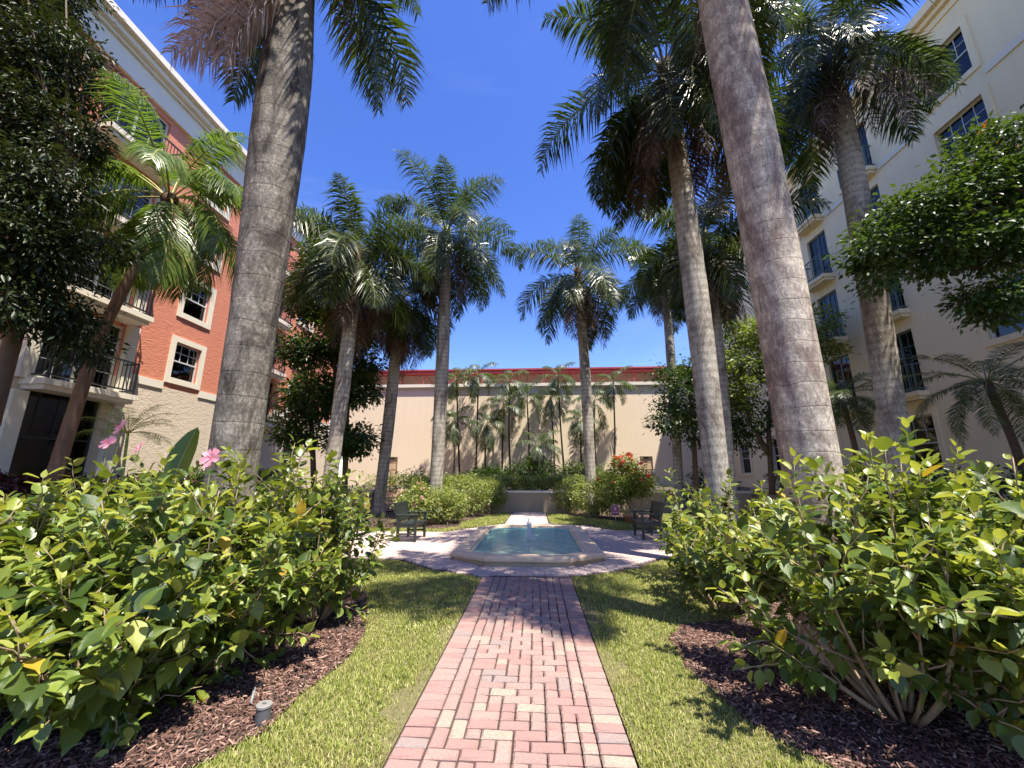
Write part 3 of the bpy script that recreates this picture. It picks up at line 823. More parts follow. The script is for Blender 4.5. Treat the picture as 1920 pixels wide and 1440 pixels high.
# ------------------------------------------------------------------ palms
def frond_geo(o, az, elev, length, droop, g, n=70, ll=.6, lw=.035, plum=.8, hang=.35, fwd=.45, petiole=.12, sidecurve=0., vtilt=.15):
    ns = 15
    ts = np.linspace(0, 1, ns)
    el = np.maximum(elev - droop * ts ** 1.35, rad(-86))
    azs = az + sidecurve * ts
    T = np.stack([np.cos(el) * np.cos(azs), np.cos(el) * np.sin(azs), np.sin(el)], 1)
    pts = np.concatenate([[o], o + np.cumsum((T[:-1] + T[1:]) / 2 * length / (ns - 1), axis=0)])
    tl = np.repeat(np.linspace(petiole, .995, n), 2); side = np.tile([1., -1.], n)
    tl = np.clip(tl + g.normal(0, .004, 2 * n), 0, 1)
    p = np.stack([np.interp(tl, ts, pts[:, k]) for k in range(3)], 1)
    tt = nrm(np.stack([np.interp(tl, ts, T[:, k]) for k in range(3)], 1))
    azl = np.interp(tl, ts, azs)
    S = np.stack([-np.sin(azl), np.cos(azl), np.zeros(2 * n)], 1)
    Nn = np.cross(tt, S) * -1
    Nn = np.where((Nn[:, 2:3] < 0) & (np.abs(tt[:, 2:3]) < .99), -Nn, Nn)
    a = vtilt + g.uniform(-plum, plum, 2 * n)
    f = fwd + .5 * tl ** 3
    d = nrm(S * (side * np.cos(a))[:, None] + Nn * np.sin(a)[:, None] + tt * f[:, None] + g.normal(0, .06, (2 * n, 3)))
    prof = np.clip(.55 + 1.6 * (tl - petiole), 0, 1) * np.clip((1.06 - tl) * 2.6, .28, 1)
    l = ll * prof * g.uniform(.82, 1.1, 2 * n)
    w = lw * g.uniform(.75, 1.15, 2 * n) * (.6 + .4 * prof)
    wd = nrm(tt - d * np.sum(tt * d, 1, keepdims=True))
    dz = np.array([0, 0, -1.0])
    hg = hang * g.uniform(.6, 1.4, 2 * n)
    m1 = p + d * (l * .5)[:, None] + dz * (l * hg * .18)[:, None]
    m2 = p + d * (l * (1 - .18 * hg))[:, None] + dz * (l * hg * .75)[:, None]
    V = np.stack([p - wd * (w * .3)[:, None], p + wd * (w * .3)[:, None], m1 + wd * (w * .5)[:, None], m1 - wd * (w * .5)[:, None], m2], 1)
    b = np.arange(2 * n)[:, None] * 5
    # rachis
    k = 4; r = np.linspace(.028, .004, ns) * (length / 3.2)
    s2 = np.stack([-np.sin(azs), np.cos(azs), np.zeros(ns)], 1); n2 = np.cross(T, s2)
    Vr = np.stack([pts + s2 * r[:, None], pts + n2 * r[:, None], pts - s2 * r[:, None], pts - n2 * r[:, None]], 1).reshape(-1, 3)
    q = []
    for i in range(ns - 1):
        for j in range(4): q.append((i * 4 + j, i * 4 + (j + 1) % 4, i * 4 + 4 + (j + 1) % 4, i * 4 + 4 + j))
    return V.reshape(-1, 3), [b + np.array([[0, 1, 2, 3]]), b + np.array([[3, 2, 4]])], Vr, np.array(q)

def add_frond(parent, mat, rmat, *a, **k):
    V, Fs, Vr, Fr = frond_geo(*a, **k)
    nv = len(V)
    me = np_mesh('frond', np.concatenate([V, Vr]), [Fs[0], Fs[1], Fr + nv], [M[mat], M[rmat]])
    mi = np.concatenate([np.zeros(len(Fs[0]) + len(Fs[1]), np.int32), np.ones(len(Fr), np.int32)])
    me.polygons.foreach_set('material_index', mi)
    return link(bpy.data.objects.new('frond', me), parent)

def trunk_geo(pts, radii, n=22):
    pts = np.asarray(pts, float); m = MB(); m.tube(pts, list(radii), n); return m

def royal(label, base, top, dia, tmat, seed, nf=15, fl=3.2, ll=.88, dead=5, shaft=1.3, bulge=(.55, 1.12), flare=1.5, spread=(rad(75), rad(-25)), n=140, lw=.042, hangers=4, group=None, deadmat='dead', first=None, sheath=True):
    g = np.random.default_rng(seed); base = np.asarray(base, float); top = np.asarray(top, float)
    t = empty('royal_palm', label, 'palm tree', base, group=group)
    H = top[2] - base[2]; off = top - base
    ht = H - shaft
    zs = np.concatenate([np.linspace(0, .8, 7), np.linspace(1.0, ht, 30)])
    f = zs / H
    bow = np.sin(f * np.pi) * .06
    pts = np.stack([off[0] * f + bow, off[1] * f, zs], 1)
    R0 = dia / 2
    rr = R0 * (1 + (flare - 1) * np.exp(-zs / .28)) * (1 + (bulge[1] - 1) * np.exp(-((f - bulge[0]) / .2) ** 2)) * (1 - .22 * np.clip((f - .7) / .3, 0, 1))
    rr = rr * (1 + g.normal(0, .008, len(rr)))
    pts[0, 2] = -.05
    trunk_geo(pts, rr).build('trunk', M[tmat], t, True)
    # crownshaft
    zc = np.linspace(ht - .05, H, 8); fc = (zc - ht) / shaft
    pc = np.stack([off[0] * zc / H + np.sin(zc / H * np.pi) * .06, off[1] * zc / H, zc], 1)
    rc = rr[-1] * (1.06 + .12 * np.sin(fc * 2.2) - .45 * np.clip(fc - .45, 0, 1))
    MB().tube(pc, list(rc), 16).build('crownshaft', M['boot' if dead > 6 else 'crownshaft'], t, True)
    o0 = pc[-1] - np.array([0, 0, .12])
    for i in range(nf):
        fr = (i + .5) / nf
        az = i * 2.39996 + g.normal(0, .15)
        el = spread[0] + (spread[1] - spread[0]) * fr + g.normal(0, .08)
        L = fl * 1.08 * g.uniform(.85, 1.1) * (.8 + .2 * math.sin(fr * 3))
        dr = rad(48) + rad(72) * fr + g.normal(0, .12)
        oo = o0 + np.array([math.cos(az) * .09, math.sin(az) * .09, -.3 * fr])
        add_frond(t, 'palm', 'rachis', oo, az, el, L, dr, g, n=n, ll=ll, lw=lw, plum=.95, hang=.65, fwd=.36, sidecurve=g.normal(0, .25))
    for i in range(dead):
        az = i * 2.39996 + 1 + g.normal(0, .3)
        oo = o0 + np.array([math.cos(az) * rr[-1], math.sin(az) * rr[-1], -.55 - .4 * g.random()])
        add_frond(t, deadmat, 'rachis_d', oo, az, rad(-62) + g.normal(0, .12), fl * g.uniform(.6, .95), rad(26), g, n=60, ll=ll * .75, lw=lw * .7, plum=.9, hang=1.1, sidecurve=g.normal(0, .2))
    for i in range(hangers):
        az = i * 2.39996 + 2.2 + g.normal(0, .3)
        oo = o0 + np.array([math.cos(az) * .15, math.sin(az) * .15, -.4])
        add_frond(t, 'palm', 'rachis', oo, az, rad(-35) + g.normal(0, .14), fl * g.uniform(.8, 1.0), rad(50), g, n=n, ll=ll * .9, lw=lw, plum=.95, hang=.8)
    return t

def flat_palm(name, label, cat, base, pts, rads, tmat, fmat, rmat, seed, nf, fl, ll, lw, els, drp, n=45, plum=.12, hang=.6, vtilt=.2, group=None, fwd=.55, boot=None):
    g = np.random.default_rng(seed); base = np.asarray(base, float)
    t = empty(name, label, cat, base, group=group)
    q = np.array([np.asarray(p, float) - base for p in pts])
    ts = np.linspace(0, 1, 18); k = np.linspace(0, 1, len(q))
    # smooth curve through the points
    pp_ = np.stack([np.interp(ts, k, q[:, i]) for i in range(3)], 1)
    for _ in range(3): pp_[1:-1] = (pp_[:-2] + 2 * pp_[1:-1] + pp_[2:]) / 4
    rr = np.interp(ts, k, np.interp(k, np.linspace(0, 1, len(rads)), rads))
    pp_[0, 2] -= .06
    MB().tube(pp_, list(rr), 12).build('trunk', M[tmat], t, True)
    if boot: MB().tube([pp_[-1] - np.array([0, 0, boot]), pp_[-1], pp_[-1] + np.array([0, 0, .15])], [rads[-1] * 1.2, rads[-1] * 2.1, rads[-1]], 10).build('boot', M['boot'], t, True)
    o0 = pp_[-1]
    for i in range(nf):
        fr = (i + .5) / nf; az = i * 2.39996 + g.normal(0, .2)
        el = els[0] + (els[1] - els[0]) * fr + g.normal(0, .08)
        add_frond(t, fmat, rmat, o0 + np.array([math.cos(az), math.sin(az), 0]) * rads[-1] * .6, az, el, fl * g.uniform(.85, 1.1), drp * g.uniform(.8, 1.2), g, n=n, ll=ll, lw=lw, plum=plum, hang=hang, vtilt=vtilt, petiole=.2, fwd=fwd, sidecurve=g.normal(0, .15))
    return t

# ------------------------------------------------------------------ buildings (local: x along the wall, z up, outward is -y)
def wall_part(name, root, x0, x1, z0, z1, ops, mat, depth=.3):
    xs = sorted({x0, x1} | {v for o in ops for v in o[:2] if x0 < v < x1}); zs = sorted({z0, z1} | {v for o in ops for v in o[2:] if z0 < v < z1})
    m = MB()
    for a, b in zip(xs[:-1], xs[1:]):
        for c, d in zip(zs[:-1], zs[1:]):
            mx, mz = (a + b) / 2, (c + d) / 2
            if any(o[0] < mx < o[1] and o[2] < mz < o[3] for o in ops): continue
            m.add([(a, 0, c), (b, 0, c), (b, 0, d), (a, 0, d)], [(0, 1, 2, 3)])
    for a, b, c, d in ops:
        c2, d2 = max(c, z0), min(d, z1); a2, b2 = max(a, x0), min(b, x1)
        if c2 >= d2 or a2 >= b2: continue
        for x in (a, b):
            m.add([(x, 0, c2), (x, depth, c2), (x, depth, d2), (x, 0, d2)], [(0, 1, 2, 3)])
        for z, ok in ((c, c >= z0), (d, d <= z1)):
            if ok: m.add([(a2, 0, z), (b2, 0, z), (b2, depth, z), (a2, depth, z)], [(0, 1, 2, 3)])
    return m.build(name, mat, root)

_wc = {}
def window(root, cx, z0, w, h, trim=.2, trimmat='white_trim', fmat='frame', lower='curtain', cols=3, rows=2, name='window', sill=True):
    key = (round(w, 3), round(h, 3), trim, trimmat, fmat, lower, cols, rows, name)
    if key not in _wc:
        d = {}; fw = .05
        m = MB(); y0, y1 = .10, .16
        m.box(-w / 2, -w / 2 + fw, y0, y1, 0, h); m.box(w / 2 - fw, w / 2, y0, y1, 0, h)
        m.box(-w / 2 + fw, w / 2 - fw, y0, y1, 0, fw); m.box(-w / 2 + fw, w / 2 - fw, y0, y1, h - fw, h)
        m.box(-w / 2 + fw, w / 2 - fw, y0 - .01, y1 - .02, h * .5 - .025, h * .5 + .025)
        d[name] = m.mesh(name, M[fmat])
        d['pane'] = [MB().box(-w / 2 + fw, w / 2 - fw, .125, .131, h * .5 + .025, h - fw).mesh('pane', M['glass']), MB().box(-w / 2 + fw, w / 2 - fw, .125, .131, fw, h * .5 - .025).mesh('pane', M['glass'])]
        mu = []
        for k in range(1, cols):
            x = -w / 2 + fw + (w - 2 * fw) * k / cols; mu.append(MB().box(x - .01, x + .01, .108, .124, h * .5 + .025, h - fw).mesh('muntin', M[fmat]))
        for k in range(1, rows):
            z = h * .5 + .025 + (h * .5 - fw - .025) * k / rows; mu.append(MB().box(-w / 2 + fw, w / 2 - fw, .106, .122, z - .01, z + .01).mesh('muntin', M[fmat]))
        d['muntin'] = mu
        d['blind'] = MB().box(-w / 2 + .02, w / 2 - .02, .22, .235, h * .5, h - .02).mesh('blind', M['blind'])
        d['screen'] = MB().box(-w / 2 + .02, w / 2 - .02, .205, .215, .02, h * .5).mesh('screen', M[lower])
        if trim:
            t = trim; m = MB()
            m.box(-w / 2 - t, -w / 2, -.045, .02, -t, h + t); m.box(w / 2, w / 2 + t, -.045, .02, -t, h + t)
            m.box(-w / 2, w / 2, -.045, .02, h, h + t); m.box(-w / 2, w / 2, -.055, .02, -t, 0)
            d['trim'] = m.mesh('trim', M[trimmat])
        _wc[key] = d
    d = _wc[key]
    o = inst(name, d[name], root, (cx, 0, z0))
    for pnm in ('pane', 'muntin'):
        for me in d[pnm]: inst(pnm, me, o)
    inst('blind', d['blind'], o); inst('screen', d['screen'], o)
    if 'trim' in d: inst('trim', d['trim'], o)
    return (cx - w / 2, cx + w / 2, z0, z0 + h)

_bc = {}
def balcony(root, cx, z, w, dep, rmat, slabmat, h=1.0, slabh=.16, ov=.1):
    key = (round(w, 3), dep, rmat, slabmat)
    if key not in _bc:
        d = {}
        m = MB(); m.box(-w / 2 - ov, w / 2 + ov, -dep - .08, 0, -slabh, 0); m.box(-w / 2 - ov + .06, w / 2 + ov - .06, -dep, 0, -slabh - .12, -slabh); d['balcony'] = m.mesh('balcony', M[slabmat])
        r = MB()
        for z_ in (.09, h - .045):
            r.box(-w / 2, w / 2, -dep - .02, -dep + .02, z_, z_ + .045)
            for s in (-1, 1): r.box(s * w / 2 - .02, s * w / 2 + .02, -dep + .02, 0, z_, z_ + .045)
        d['rail'] = r.mesh('rail', M[rmat])
        d['post'] = MB().box(-.022, .022, -.022, .022, 0, h).mesh('post', M[rmat])
        d['baluster'] = MB().box(-.008, .008, -.008, .008, .13, h - .045).mesh('baluster', M[rmat])
        _bc[key] = d
    d = _bc[key]; o = inst('balcony', d['balcony'], root, (cx, 0, z))
    inst('rail', d['rail'], o)
    for s in (-1, 1): inst('post', d['post'], o, (s * w / 2 - s * .002, -dep, 0))
    nb = int(w / .115)
    for k in range(1, nb): inst('baluster', d['baluster'], o, (-w / 2 + w * k / nb, -dep, 0))
    ns = max(2, int(dep / .115))
    for s in (-1, 1):
        for k in range(1, ns): inst('baluster', d['baluster'], o, (s * w / 2, -dep * k / ns, 0))

def french_door(root, cx, z0, w, h, fmat):
    key = ('fd', round(w, 3), round(h, 3), fmat)
    if key not in _wc:
        d = {}; m = MB(); fw = .07
        for x0, x1 in ((-w / 2, -w / 2 + fw), (-.04, .04), (w / 2 - fw, w / 2)): m.box(x0, x1, .10, .17, 0, h)
        for a, b in ((-w / 2 + fw, -.04), (.04, w / 2 - fw)):
            m.box(a, b, .10, .17, h - fw, h); m.box(a, b, .10, .17, 0, .16)
        d['door'] = m.mesh('door', M[fmat]); d['pane'] = []; d['muntin'] = []
        for a, b in ((-w / 2 + fw, -.04), (.04, w / 2 - fw)):
            d['pane'].append(MB().box(a, b, .13, .136, .16, h - fw).mesh('pane', M['glass']))
            d['muntin'].append(MB().box((a + b) / 2 - .01, (a + b) / 2 + .01, .112, .128, .16, h - fw).mesh('muntin', M[fmat]))
            for k in (1, 2, 3):
                z = .16 + (h - fw - .16) * k / 4; d['muntin'].append(MB().box(a, b, .110, .126, z - .01, z + .01).mesh('muntin', M[fmat]))
        d['blind'] = MB().box(-w / 2 + .02, w / 2 - .02, .22, .235, h * .42, h - .02).mesh('blind', M['blind'])
        _wc[key] = d
    d = _wc[key]; o = inst('door', d['door'], root, (cx, 0, z0))
    for pnm in ('pane', 'muntin'):
        for me in d[pnm]: inst(pnm, me, o)
    inst('blind', d['blind'], o)
    return (cx - w / 2, cx + w / 2, z0, z0 + h)

# ---- coral building on the left
LB = empty('apartment_building', 'coral and beige stucco apartment building with white window trim and balconies', 'building', (-13, 0, 0), rad(90))
ops = []
for z in (5.03, 7.5, 10.0, 12.45):
    ops.append(window(LB, 13.94, z, 1.14, 1.34))
    ops.append(window(LB, 21.1, z, 1.3, 1.34))
    ops.append(window(LB, 6.3, z, 1.14, 1.34))
ops.append(window(LB, 16.4, 1.7, 1.14, 1.5)); ops.append(window(LB, 21.1, 1.7, 1.3, 1.5))
for z in (4.02, 6.6, 9.2, 11.8):
    ops.append(french_door(LB, 10.5, z, 2.1, 2.2, 'frame'))
    balcony(LB, 10.5, z, 2.25, .62, 'metal_dark', 'white_trim')
    ops.append(french_door(LB, 18.55, z, 1.1, 2.1, 'frame_dark'))
    balcony(LB, 18.55, z, 1.25, .4, 'metal_dark', 'white_trim')
ops.append(window(LB, 10.35, 1.35, 2.0, 2.45, 0, fmat='frame_dark', lower='interior', cols=4, rows=2))
for zc_, z1_ in ((1.0, 3.7), (4.02, 6.3), (6.6, 8.9), (9.2, 11.5)):
    for x in (9.28, 11.72):
        MB().box(x - .16, x + .16, -.16, .0, zc_, z1_).build('pilaster', M['white_trim'], LB)
wall_part('lower_wall', LB, -4, 25, -.05, 4.64, ops, M['beige'])
wall_part('upper_wall', LB, -4, 25, 4.64, 14.3, ops, M['coral'])
bandm = MB()
for a, b in ((-4, 9.1), (11.9, 13.16), (14.72, 17.8), (19.3, 20.2), (22.0, 25)): bandm.box(a, b, -.04, .02, 4.56, 4.82)
bandm.build('belt_course', M['band'], LB)
cm = MB(); cm.box(-4, 25.1, -.06, .1, 14.3, 15.0); cm.box(-4, 25.15, -.16, .1, 15.0, 15.12); cm.box(-4, 25.2, -.32, .1, 15.12, 15.32); cm.box(-4, 25.25, -.5, .1, 15.32, 15.55)
cm.box(-4, 25.12, -.11, .0, 14.2, 14.3)
cm.build('cornice', M['band'], LB)
MB().box(-3.9, 24.9, .3, .34, 0, 14.2).build('dark_room_sheet', M['interior'], LB)  # dark sheet behind the panes, stands in for the unlit rooms
MB().box(-4, 25, .36, 12, -.05, 15.3).build('building_core', M['coral'], LB)
MB().box(24.96, 25.0, .001, .36, -.05, 14.3).build('end_wall', M['coral'], LB)

# ---- cream building on the right (local x = -world y)
RB = empty('apartment_building', 'cream stucco apartment building with dark green balcony railings', 'building', (13.5, 0, 0), rad(-90))
ops = []
for z in (5.5, 8.4, 11.15, 13.75):
    ops.append(window(RB, -11.4, z, 1.5, 1.6, .18, 'cream', cols=4))
    ops.append(window(RB, -20.3, z, 1.1, 1.6, .18, 'cream'))
    ops.append(window(RB, -26.5, z, 1.1, 1.6, .18, 'cream'))
    ops.append(window(RB, -6.5, z, 1.5, 1.6, .18, 'cream', cols=4))
for y, w in ((27.2, 1.2), (23.5, 1.2), (19.5, 1.2), (15.1, 1.4), (10.6, 1.4), (6, 1.4)):
    ops.append(window(RB, -y, 1.75, w, 1.9, .16, 'cream', lower='interior'))
for z in (4.45, 7.45, 10.45, 13.45):
    ops.append(french_door(RB, -15.1, z, 1.25, 2.3, 'metal_green')); balcony(RB, -15.1, z, 1.35, .3, 'metal_green', 'cream')
    ops.append(french_door(RB, -18.1, z, 1.25, 2.3, 'metal_green')); balcony(RB, -18.1, z, 1.35, .45, 'metal_green', 'cream')
wall_part('front_wall', RB, -31, 4, -.05, 16.2, ops, M['cream'])
cm = MB(); cm.box(-31, 4, -.05, .1, 16.2, 16.45); cm.box(-31, 4, -.18, .1, 16.45, 16.62); cm.box(-31, 4, -.35, .1, 16.62, 16.95)
cm.build('cornice', M['cream'], RB)
bm_ = MB()
for a, b in ((-31, -19.0), (-17.2, -15.9), (-14.3, -12.4), (-10.4, 4)): bm_.box(a, b, -.05, .02, 13.2, 13.42)
bm_.build('belt_course', M['white_trim'], RB)
MB().box(-30.9, 3.9, .3, .34, 0, 16.1).build('dark_room_sheet', M['interior'], RB)  # darkness of the rooms behind the glass, painted on a sheet
MB().box(-31, 4, .36, 12, -.05, 16.9).build('building_core', M['cream'], RB)

# ---- sand-coloured wall at the far end with the red steel roof behind it
BY = 31.0
BW = empty('theatre_building', 'windowless sand coloured stucco hall with red steel roof edge', 'building', (0, BY, 0))
zt = at(1210, 716, BY)[2] - .1
d1x = at(733, 880, BY)[0]; d2x = at(1213, 880, BY)[0]
dops = [(d1x - .47, d1x + .47, .9, 3.02), (d2x - .47, d2x + .47, .9, 3.02)]
wall_part('front_wall', BW, -14.6, 13.5, -.05, zt - .3, dops, M['sandwall'], .18)
cm = MB(); cm.box(-14.6, 13.5, -.06, .2, zt - .3, zt - .16); cm.box(-14.6, 13.5, -.2, .3, zt - .16, zt + .08)
cm.build('parapet_coping', M['band'], BW)
for a, b, c, d in dops:
    dm = MB(); dm.box(a, b, .12, .18, c, d - .42)
    do = dm.build('door', M['door'], BW)
    for i in range(2):
        for j in range(3):
            MB().box(a + .1 + i * .4, a + .44 + i * .4, .095, .118, c + .15 + j * .52, c + .58 + j * .52).build('panel', M['door'], do)
    MB().box(a, b, .10, .18, d - .42, d).build('transom', M['door'], do)
    MB().box(b - .12, b - .07, .06, .095, c + .95, c + 1.05).build('handle', M['rail_grey'], do)
    MB().box((a + b) / 2 - .17, (a + b) / 2 + .17, .03, .10, d - .16, d - .08).build('closer_box', M['black'], do)
ze0, ze1 = at(1100, 702, 32.2)[2], at(1100, 690, 32.2)[2]
MB().box(-16, 15, 2.6, 3.0, 7, ze1 - .135).build('clerestory_wall', M['mauve'], BW)
MB().box(-14.6, 13.5, .36, 2.5, -.05, zt - .35).build('building_core', M['sandwall'], BW)
rm = MB(); rm.box(-16, 15, 1.0, 1.15, ze1 - .36, ze1 - .24); rm.box(-16, 15, .9, 6, ze1 - .13, ze1 - .02); rm.box(-16, 15, 1.3, 1.36, ze1 - .25, ze1 - .129)
rm.build('roof', M['red_steel'], BW)
for k in range(12):
    x = -14 + k * 2.45
    MB().bar((x, 1.15, zt - .4), (x, 1.15, ze1 - .3), .09).build('roof_post', M['red_steel'], BW)
    MB().bar((x + .05, 1.2, ze1 - .3), (x + .9, 2.55, zt + .15), .06).build('brace', M['red_steel'], BW)
    MB().bar((x - .05, 1.15, zt), (x - .8, 1.15, ze1 - .45), .05).build('brace', M['red_steel'], BW)
for k in range(9):
    x = -15 + k * 3.6
    MB().box(x, x + .05, 2.57, 2.599, zt - .2, ze1 - .12).build('wall_joint', M['interior'], BW)

# ---- terrace, retaining wall, stairs, side planters
TZ = .9
tm = MB()
tm.box(-9.7, 9.7, 21.5, 30.99, -.06, TZ)
tm.box(-14, -9.8, 19.62, 30.99, -.06, TZ); tm.box(9.8, 13.4, 19.62, 30.99, -.06, TZ)
for a, b in ((-9.7, -7.7), (-6.15, 5.85), (7.25, 9.7)): tm.box(a, b, 19.6, 21.49, -.06, TZ)
structure(tm.build('terrace', M['soil']))
for i, (a, b) in enumerate(((-9.7, -7.72), (-6.13, 5.83), (7.27, 9.7))):
    w = empty('retaining_wall', ['short tan retaining wall beside the lit stairs', 'long low tan retaining wall below the clipped hedge', 'short tan retaining wall beside the shaded stairs'][i], 'wall', ((a + b) / 2, 19.45, 0))
    hl = (b - a) / 2
    MB().box(-hl, hl, -.12, .14, -.05, .84).build('wall_face', M['planter'], w)
    MB().box(-hl - .01, hl + .01, -.17, .14, .84, .93).build('cap', M['band'], w)
for sx0, sx1, lab in ((-7.68, -6.17, 'sunlit brick stairs with handrails below the tan panelled door'), (5.88, 7.22, 'shaded brick stairs beside the red flowering shrub')):
    s = empty('stairs', lab, 'stairs', ((sx0 + sx1) / 2, 19.6, 0)); w = (sx1 - sx0) / 2
    for k in range(6):
        MB().bbox(-w, w, k * .31, 1.88, k * .15 - .02, (k + 1) * .15 - .002 * (k == 5), .012).build('step', M['step'], s)
    for sd in (-1, 1):
        m = MB(); x = sd * (w - .06)
        m.tube([(x, .1, .15), (x, .1, 1.05), (x, 1.75, 1.85), (x, 1.95, 1.85), (x, 1.95, .9)], .022, 8)
        m.build('handrail', M['rail_grey'], s, True)
for sx, lab in ((-1, 'raised tan planter wall along the coral building'), (1, 'raised tan planter wall along the cream building')):
    X0, X1 = (-12.98, -9.8) if sx < 0 else (9.8, 13.48)
    p = empty('raised_planter', lab, 'planter', ((X0 + X1) / 2, 8, 0)); h = (X1 - X0) / 2; e = -h if sx > 0 else h - .2
    MB().box(e, e + .2, -12, 11.6, -.05, .95).build('planter_wall', M['planter'], p)
    MB().box(e - .04, e + .24, -12, 11.6, .95, 1.03).build('cap', M['band'], p)
    MB().box(-h + (.2 if sx > 0 else 0), h - (.2 if sx < 0 else 0), -12, 11.6, -.05, .9).build('soil', M['mulch'], p)

# ------------------------------------------------------------------ royal palms
def through(base, px, py, z):
    """top of a trunk that starts at base and passes behind pixel (px, py)"""
    q = at(px, py, base[1]); f = (z - base[2]) / (q[2] - base[2]); return (base[0] + (q[0] - base[0]) * f, base[1], z)
GP = None
b = (at(438, 870, 4.75)[0], 4.75, 0)
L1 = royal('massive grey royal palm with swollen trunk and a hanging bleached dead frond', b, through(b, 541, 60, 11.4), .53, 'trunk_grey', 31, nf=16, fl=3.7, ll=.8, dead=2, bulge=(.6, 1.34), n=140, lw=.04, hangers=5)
bb = np.array(b)
for px, py, az, el, L in ((565, -25, 212, -50, 2.3), (545, -20, 228, -62, 2.0), (560, -30, 196, -40, 2.2)):
    o0 = at(px, py, 4.42) - bb
    add_frond(L1, 'dead_pale', 'rachis_d', o0, rad(az), rad(el), L, rad(25), np.random.default_rng(int(px)), n=80, ll=.62, lw=.03, plum=.5, hang=1.0)
b = (2.76, 4.25, 0)
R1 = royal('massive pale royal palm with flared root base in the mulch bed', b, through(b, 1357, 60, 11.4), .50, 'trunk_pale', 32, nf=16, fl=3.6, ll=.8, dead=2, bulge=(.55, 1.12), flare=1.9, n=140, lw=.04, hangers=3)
spec = [
    ('royal palm with ringed pale trunk and shaggy hanging crown beside the massive pale palm', (1340, 880, 8.0), (1272, 330), 11.3, .44, 'trunk_far', 33, dict(nf=16, fl=3.5, dead=12, hangers=12, n=140, ll=.85)),
    ('royal palm with pale trunk and brown fibrous boot in front of the cream building', (1682, 850, 9.0), (1590, 300), 13.2, .48, 'trunk_far', 34, dict(nf=16, fl=3.6, dead=10, hangers=6, n=140, ll=.85)),
    ('royal palm with slim trunk and torn brown sheath just behind the shaggy palm', (1360, 880, 12.0), (1322, 480), 9.3, .42, 'trunk_far', 35, dict(nf=13, fl=2.9, dead=6, hangers=4)),
    ('royal palm with green-grey trunk rising from the dark tree by the shaded stairs', (1270, 880, 20.0), (1252, 620), 12.6, .42, 'trunk_far', 36, dict(nf=14, fl=3.3, dead=3, hangers=5)),
    ('royal palm standing beside the red flowering shrub with brown skirt', (1106, 890, 17.3), (1090, 620), 11.0, .42, 'trunk_far', 37, dict(nf=14, fl=3.6, dead=7, hangers=6)),
    ('tallest royal palm in the bed left of the low retaining wall, with wide crown', (817, 900, 15.6), (828, 650), 12.2, .48, 'trunk_far', 38, dict(nf=17, fl=3.8, dead=6, hangers=9)),
    ('royal palm with long dark brown skirt beside the sunlit stairs', (716, 890, 17.0), (737, 690), 9.7, .46, 'trunk_far', 39, dict(nf=14, fl=3.0, dead=12, hangers=8)),
    ('royal palm with pale leaning trunk in front of the dense dark tree', (626, 830, 13.0), (655, 600), 9.7, .44, 'trunk_far', 40, dict(nf=16, fl=3.1, dead=10, hangers=7)),
]
for lab, (bx, by, D), (qx, qy), z, dia, tm_, seed, kw in spec:
    q0 = at(bx, by, D); q1 = at(qx, qy, D)
    sl = (q1[0] - q0[0]) / (q1[2] - q0[2])
    base = (q0[0] - sl * q0[2], D, 0); top = (q0[0] + sl * (z - q0[2]), D, z)
    royal(lab, base, top, dia, tm_, seed, bulge=(.45, 1.1), **kw)

# ------------------------------------------------------------------ coconut palm, wall palms, date palms
cb = at(108, 850, 8.6); cb[2] = .9
cpts = [cb, at(180, 640, 8.6), at(238, 530, 8.6), at(285, 445, 8.6), at(318, 372, 8.6)]
flat_palm('coconut_palm', 'coconut palm with leaning brown trunk in front of the coral balconies', 'palm tree', cb, cpts, [.15, .12, .11, .10, .10], 'coco_bark', 'palm_lit', 'rachis_y', 51, 20, 3.0, .85, .032, (rad(80), rad(-50)), rad(92), n=130, plum=.15, hang=.95, vtilt=.15, boot=.3)
wl = [(856, 712, 863, 29.4), (897, 703, 892, 29.2), (945, 762, 941, 29.0), (988, 742, 993, 29.4), (1046, 705, 1059, 29.3), (1032, 745, 1040, 29.7), (1114, 752, 1118, 29.5), (1150, 716, 1150, 29.2), (913, 795, 911, 28.6), (1012, 836, 1012, 28.4), (955, 715, 958, 29.8), (850, 790, 851, 28.8), (1090, 790, 1092, 28.6)]
wlab = ['slim palm against the sand wall beside the tall royal palm trunk', 'tall slim palm against the sand wall with crown above the parapet', 'slim palm with drooping pale fronds leaning on the sand wall', 'slim straight palm against a bare patch of sand wall', 'tall slim palm with dark crown breaking the red roof line', 'slim palm close beside the taller dark crowned one', 'slim palm right beside the bare ringed trunk of the royal palm', 'slim palm nearest the shadowed door on the sand wall', 'short bushy palm among the slim ones with a yellow-green heart', 'low dark palm at the foot of the sand wall', 'slim palm hidden behind the drooping pale fronds', 'low palm drooping over the tan wall near the panelled door', 'short palm behind the royal palm with the brown skirt']
for i, (cx, cyy, bx, D) in enumerate(wl):
    top = at(cx, cyy, D); bs = at(bx, 880, D); bs = np.array([bs[0], D, TZ])
    low = top[2] < 5.6
    flat_palm('slim_palm', wlab[i], 'palm tree', bs, [bs, bs * .5 + top * .5 + np.array([.1 * math.sin(i * 3), 0, 0]), top], [.075, .06, .05], 'trunk_thin', 'kentia', 'rachis', 60 + i, 10 if not low else 13, 2.1 if not low else 1.9, .6, .045, (rad(82), rad(-55)), rad(90), n=40, plum=.3, hang=.95, vtilt=.1, group='slim palms along the sand wall')
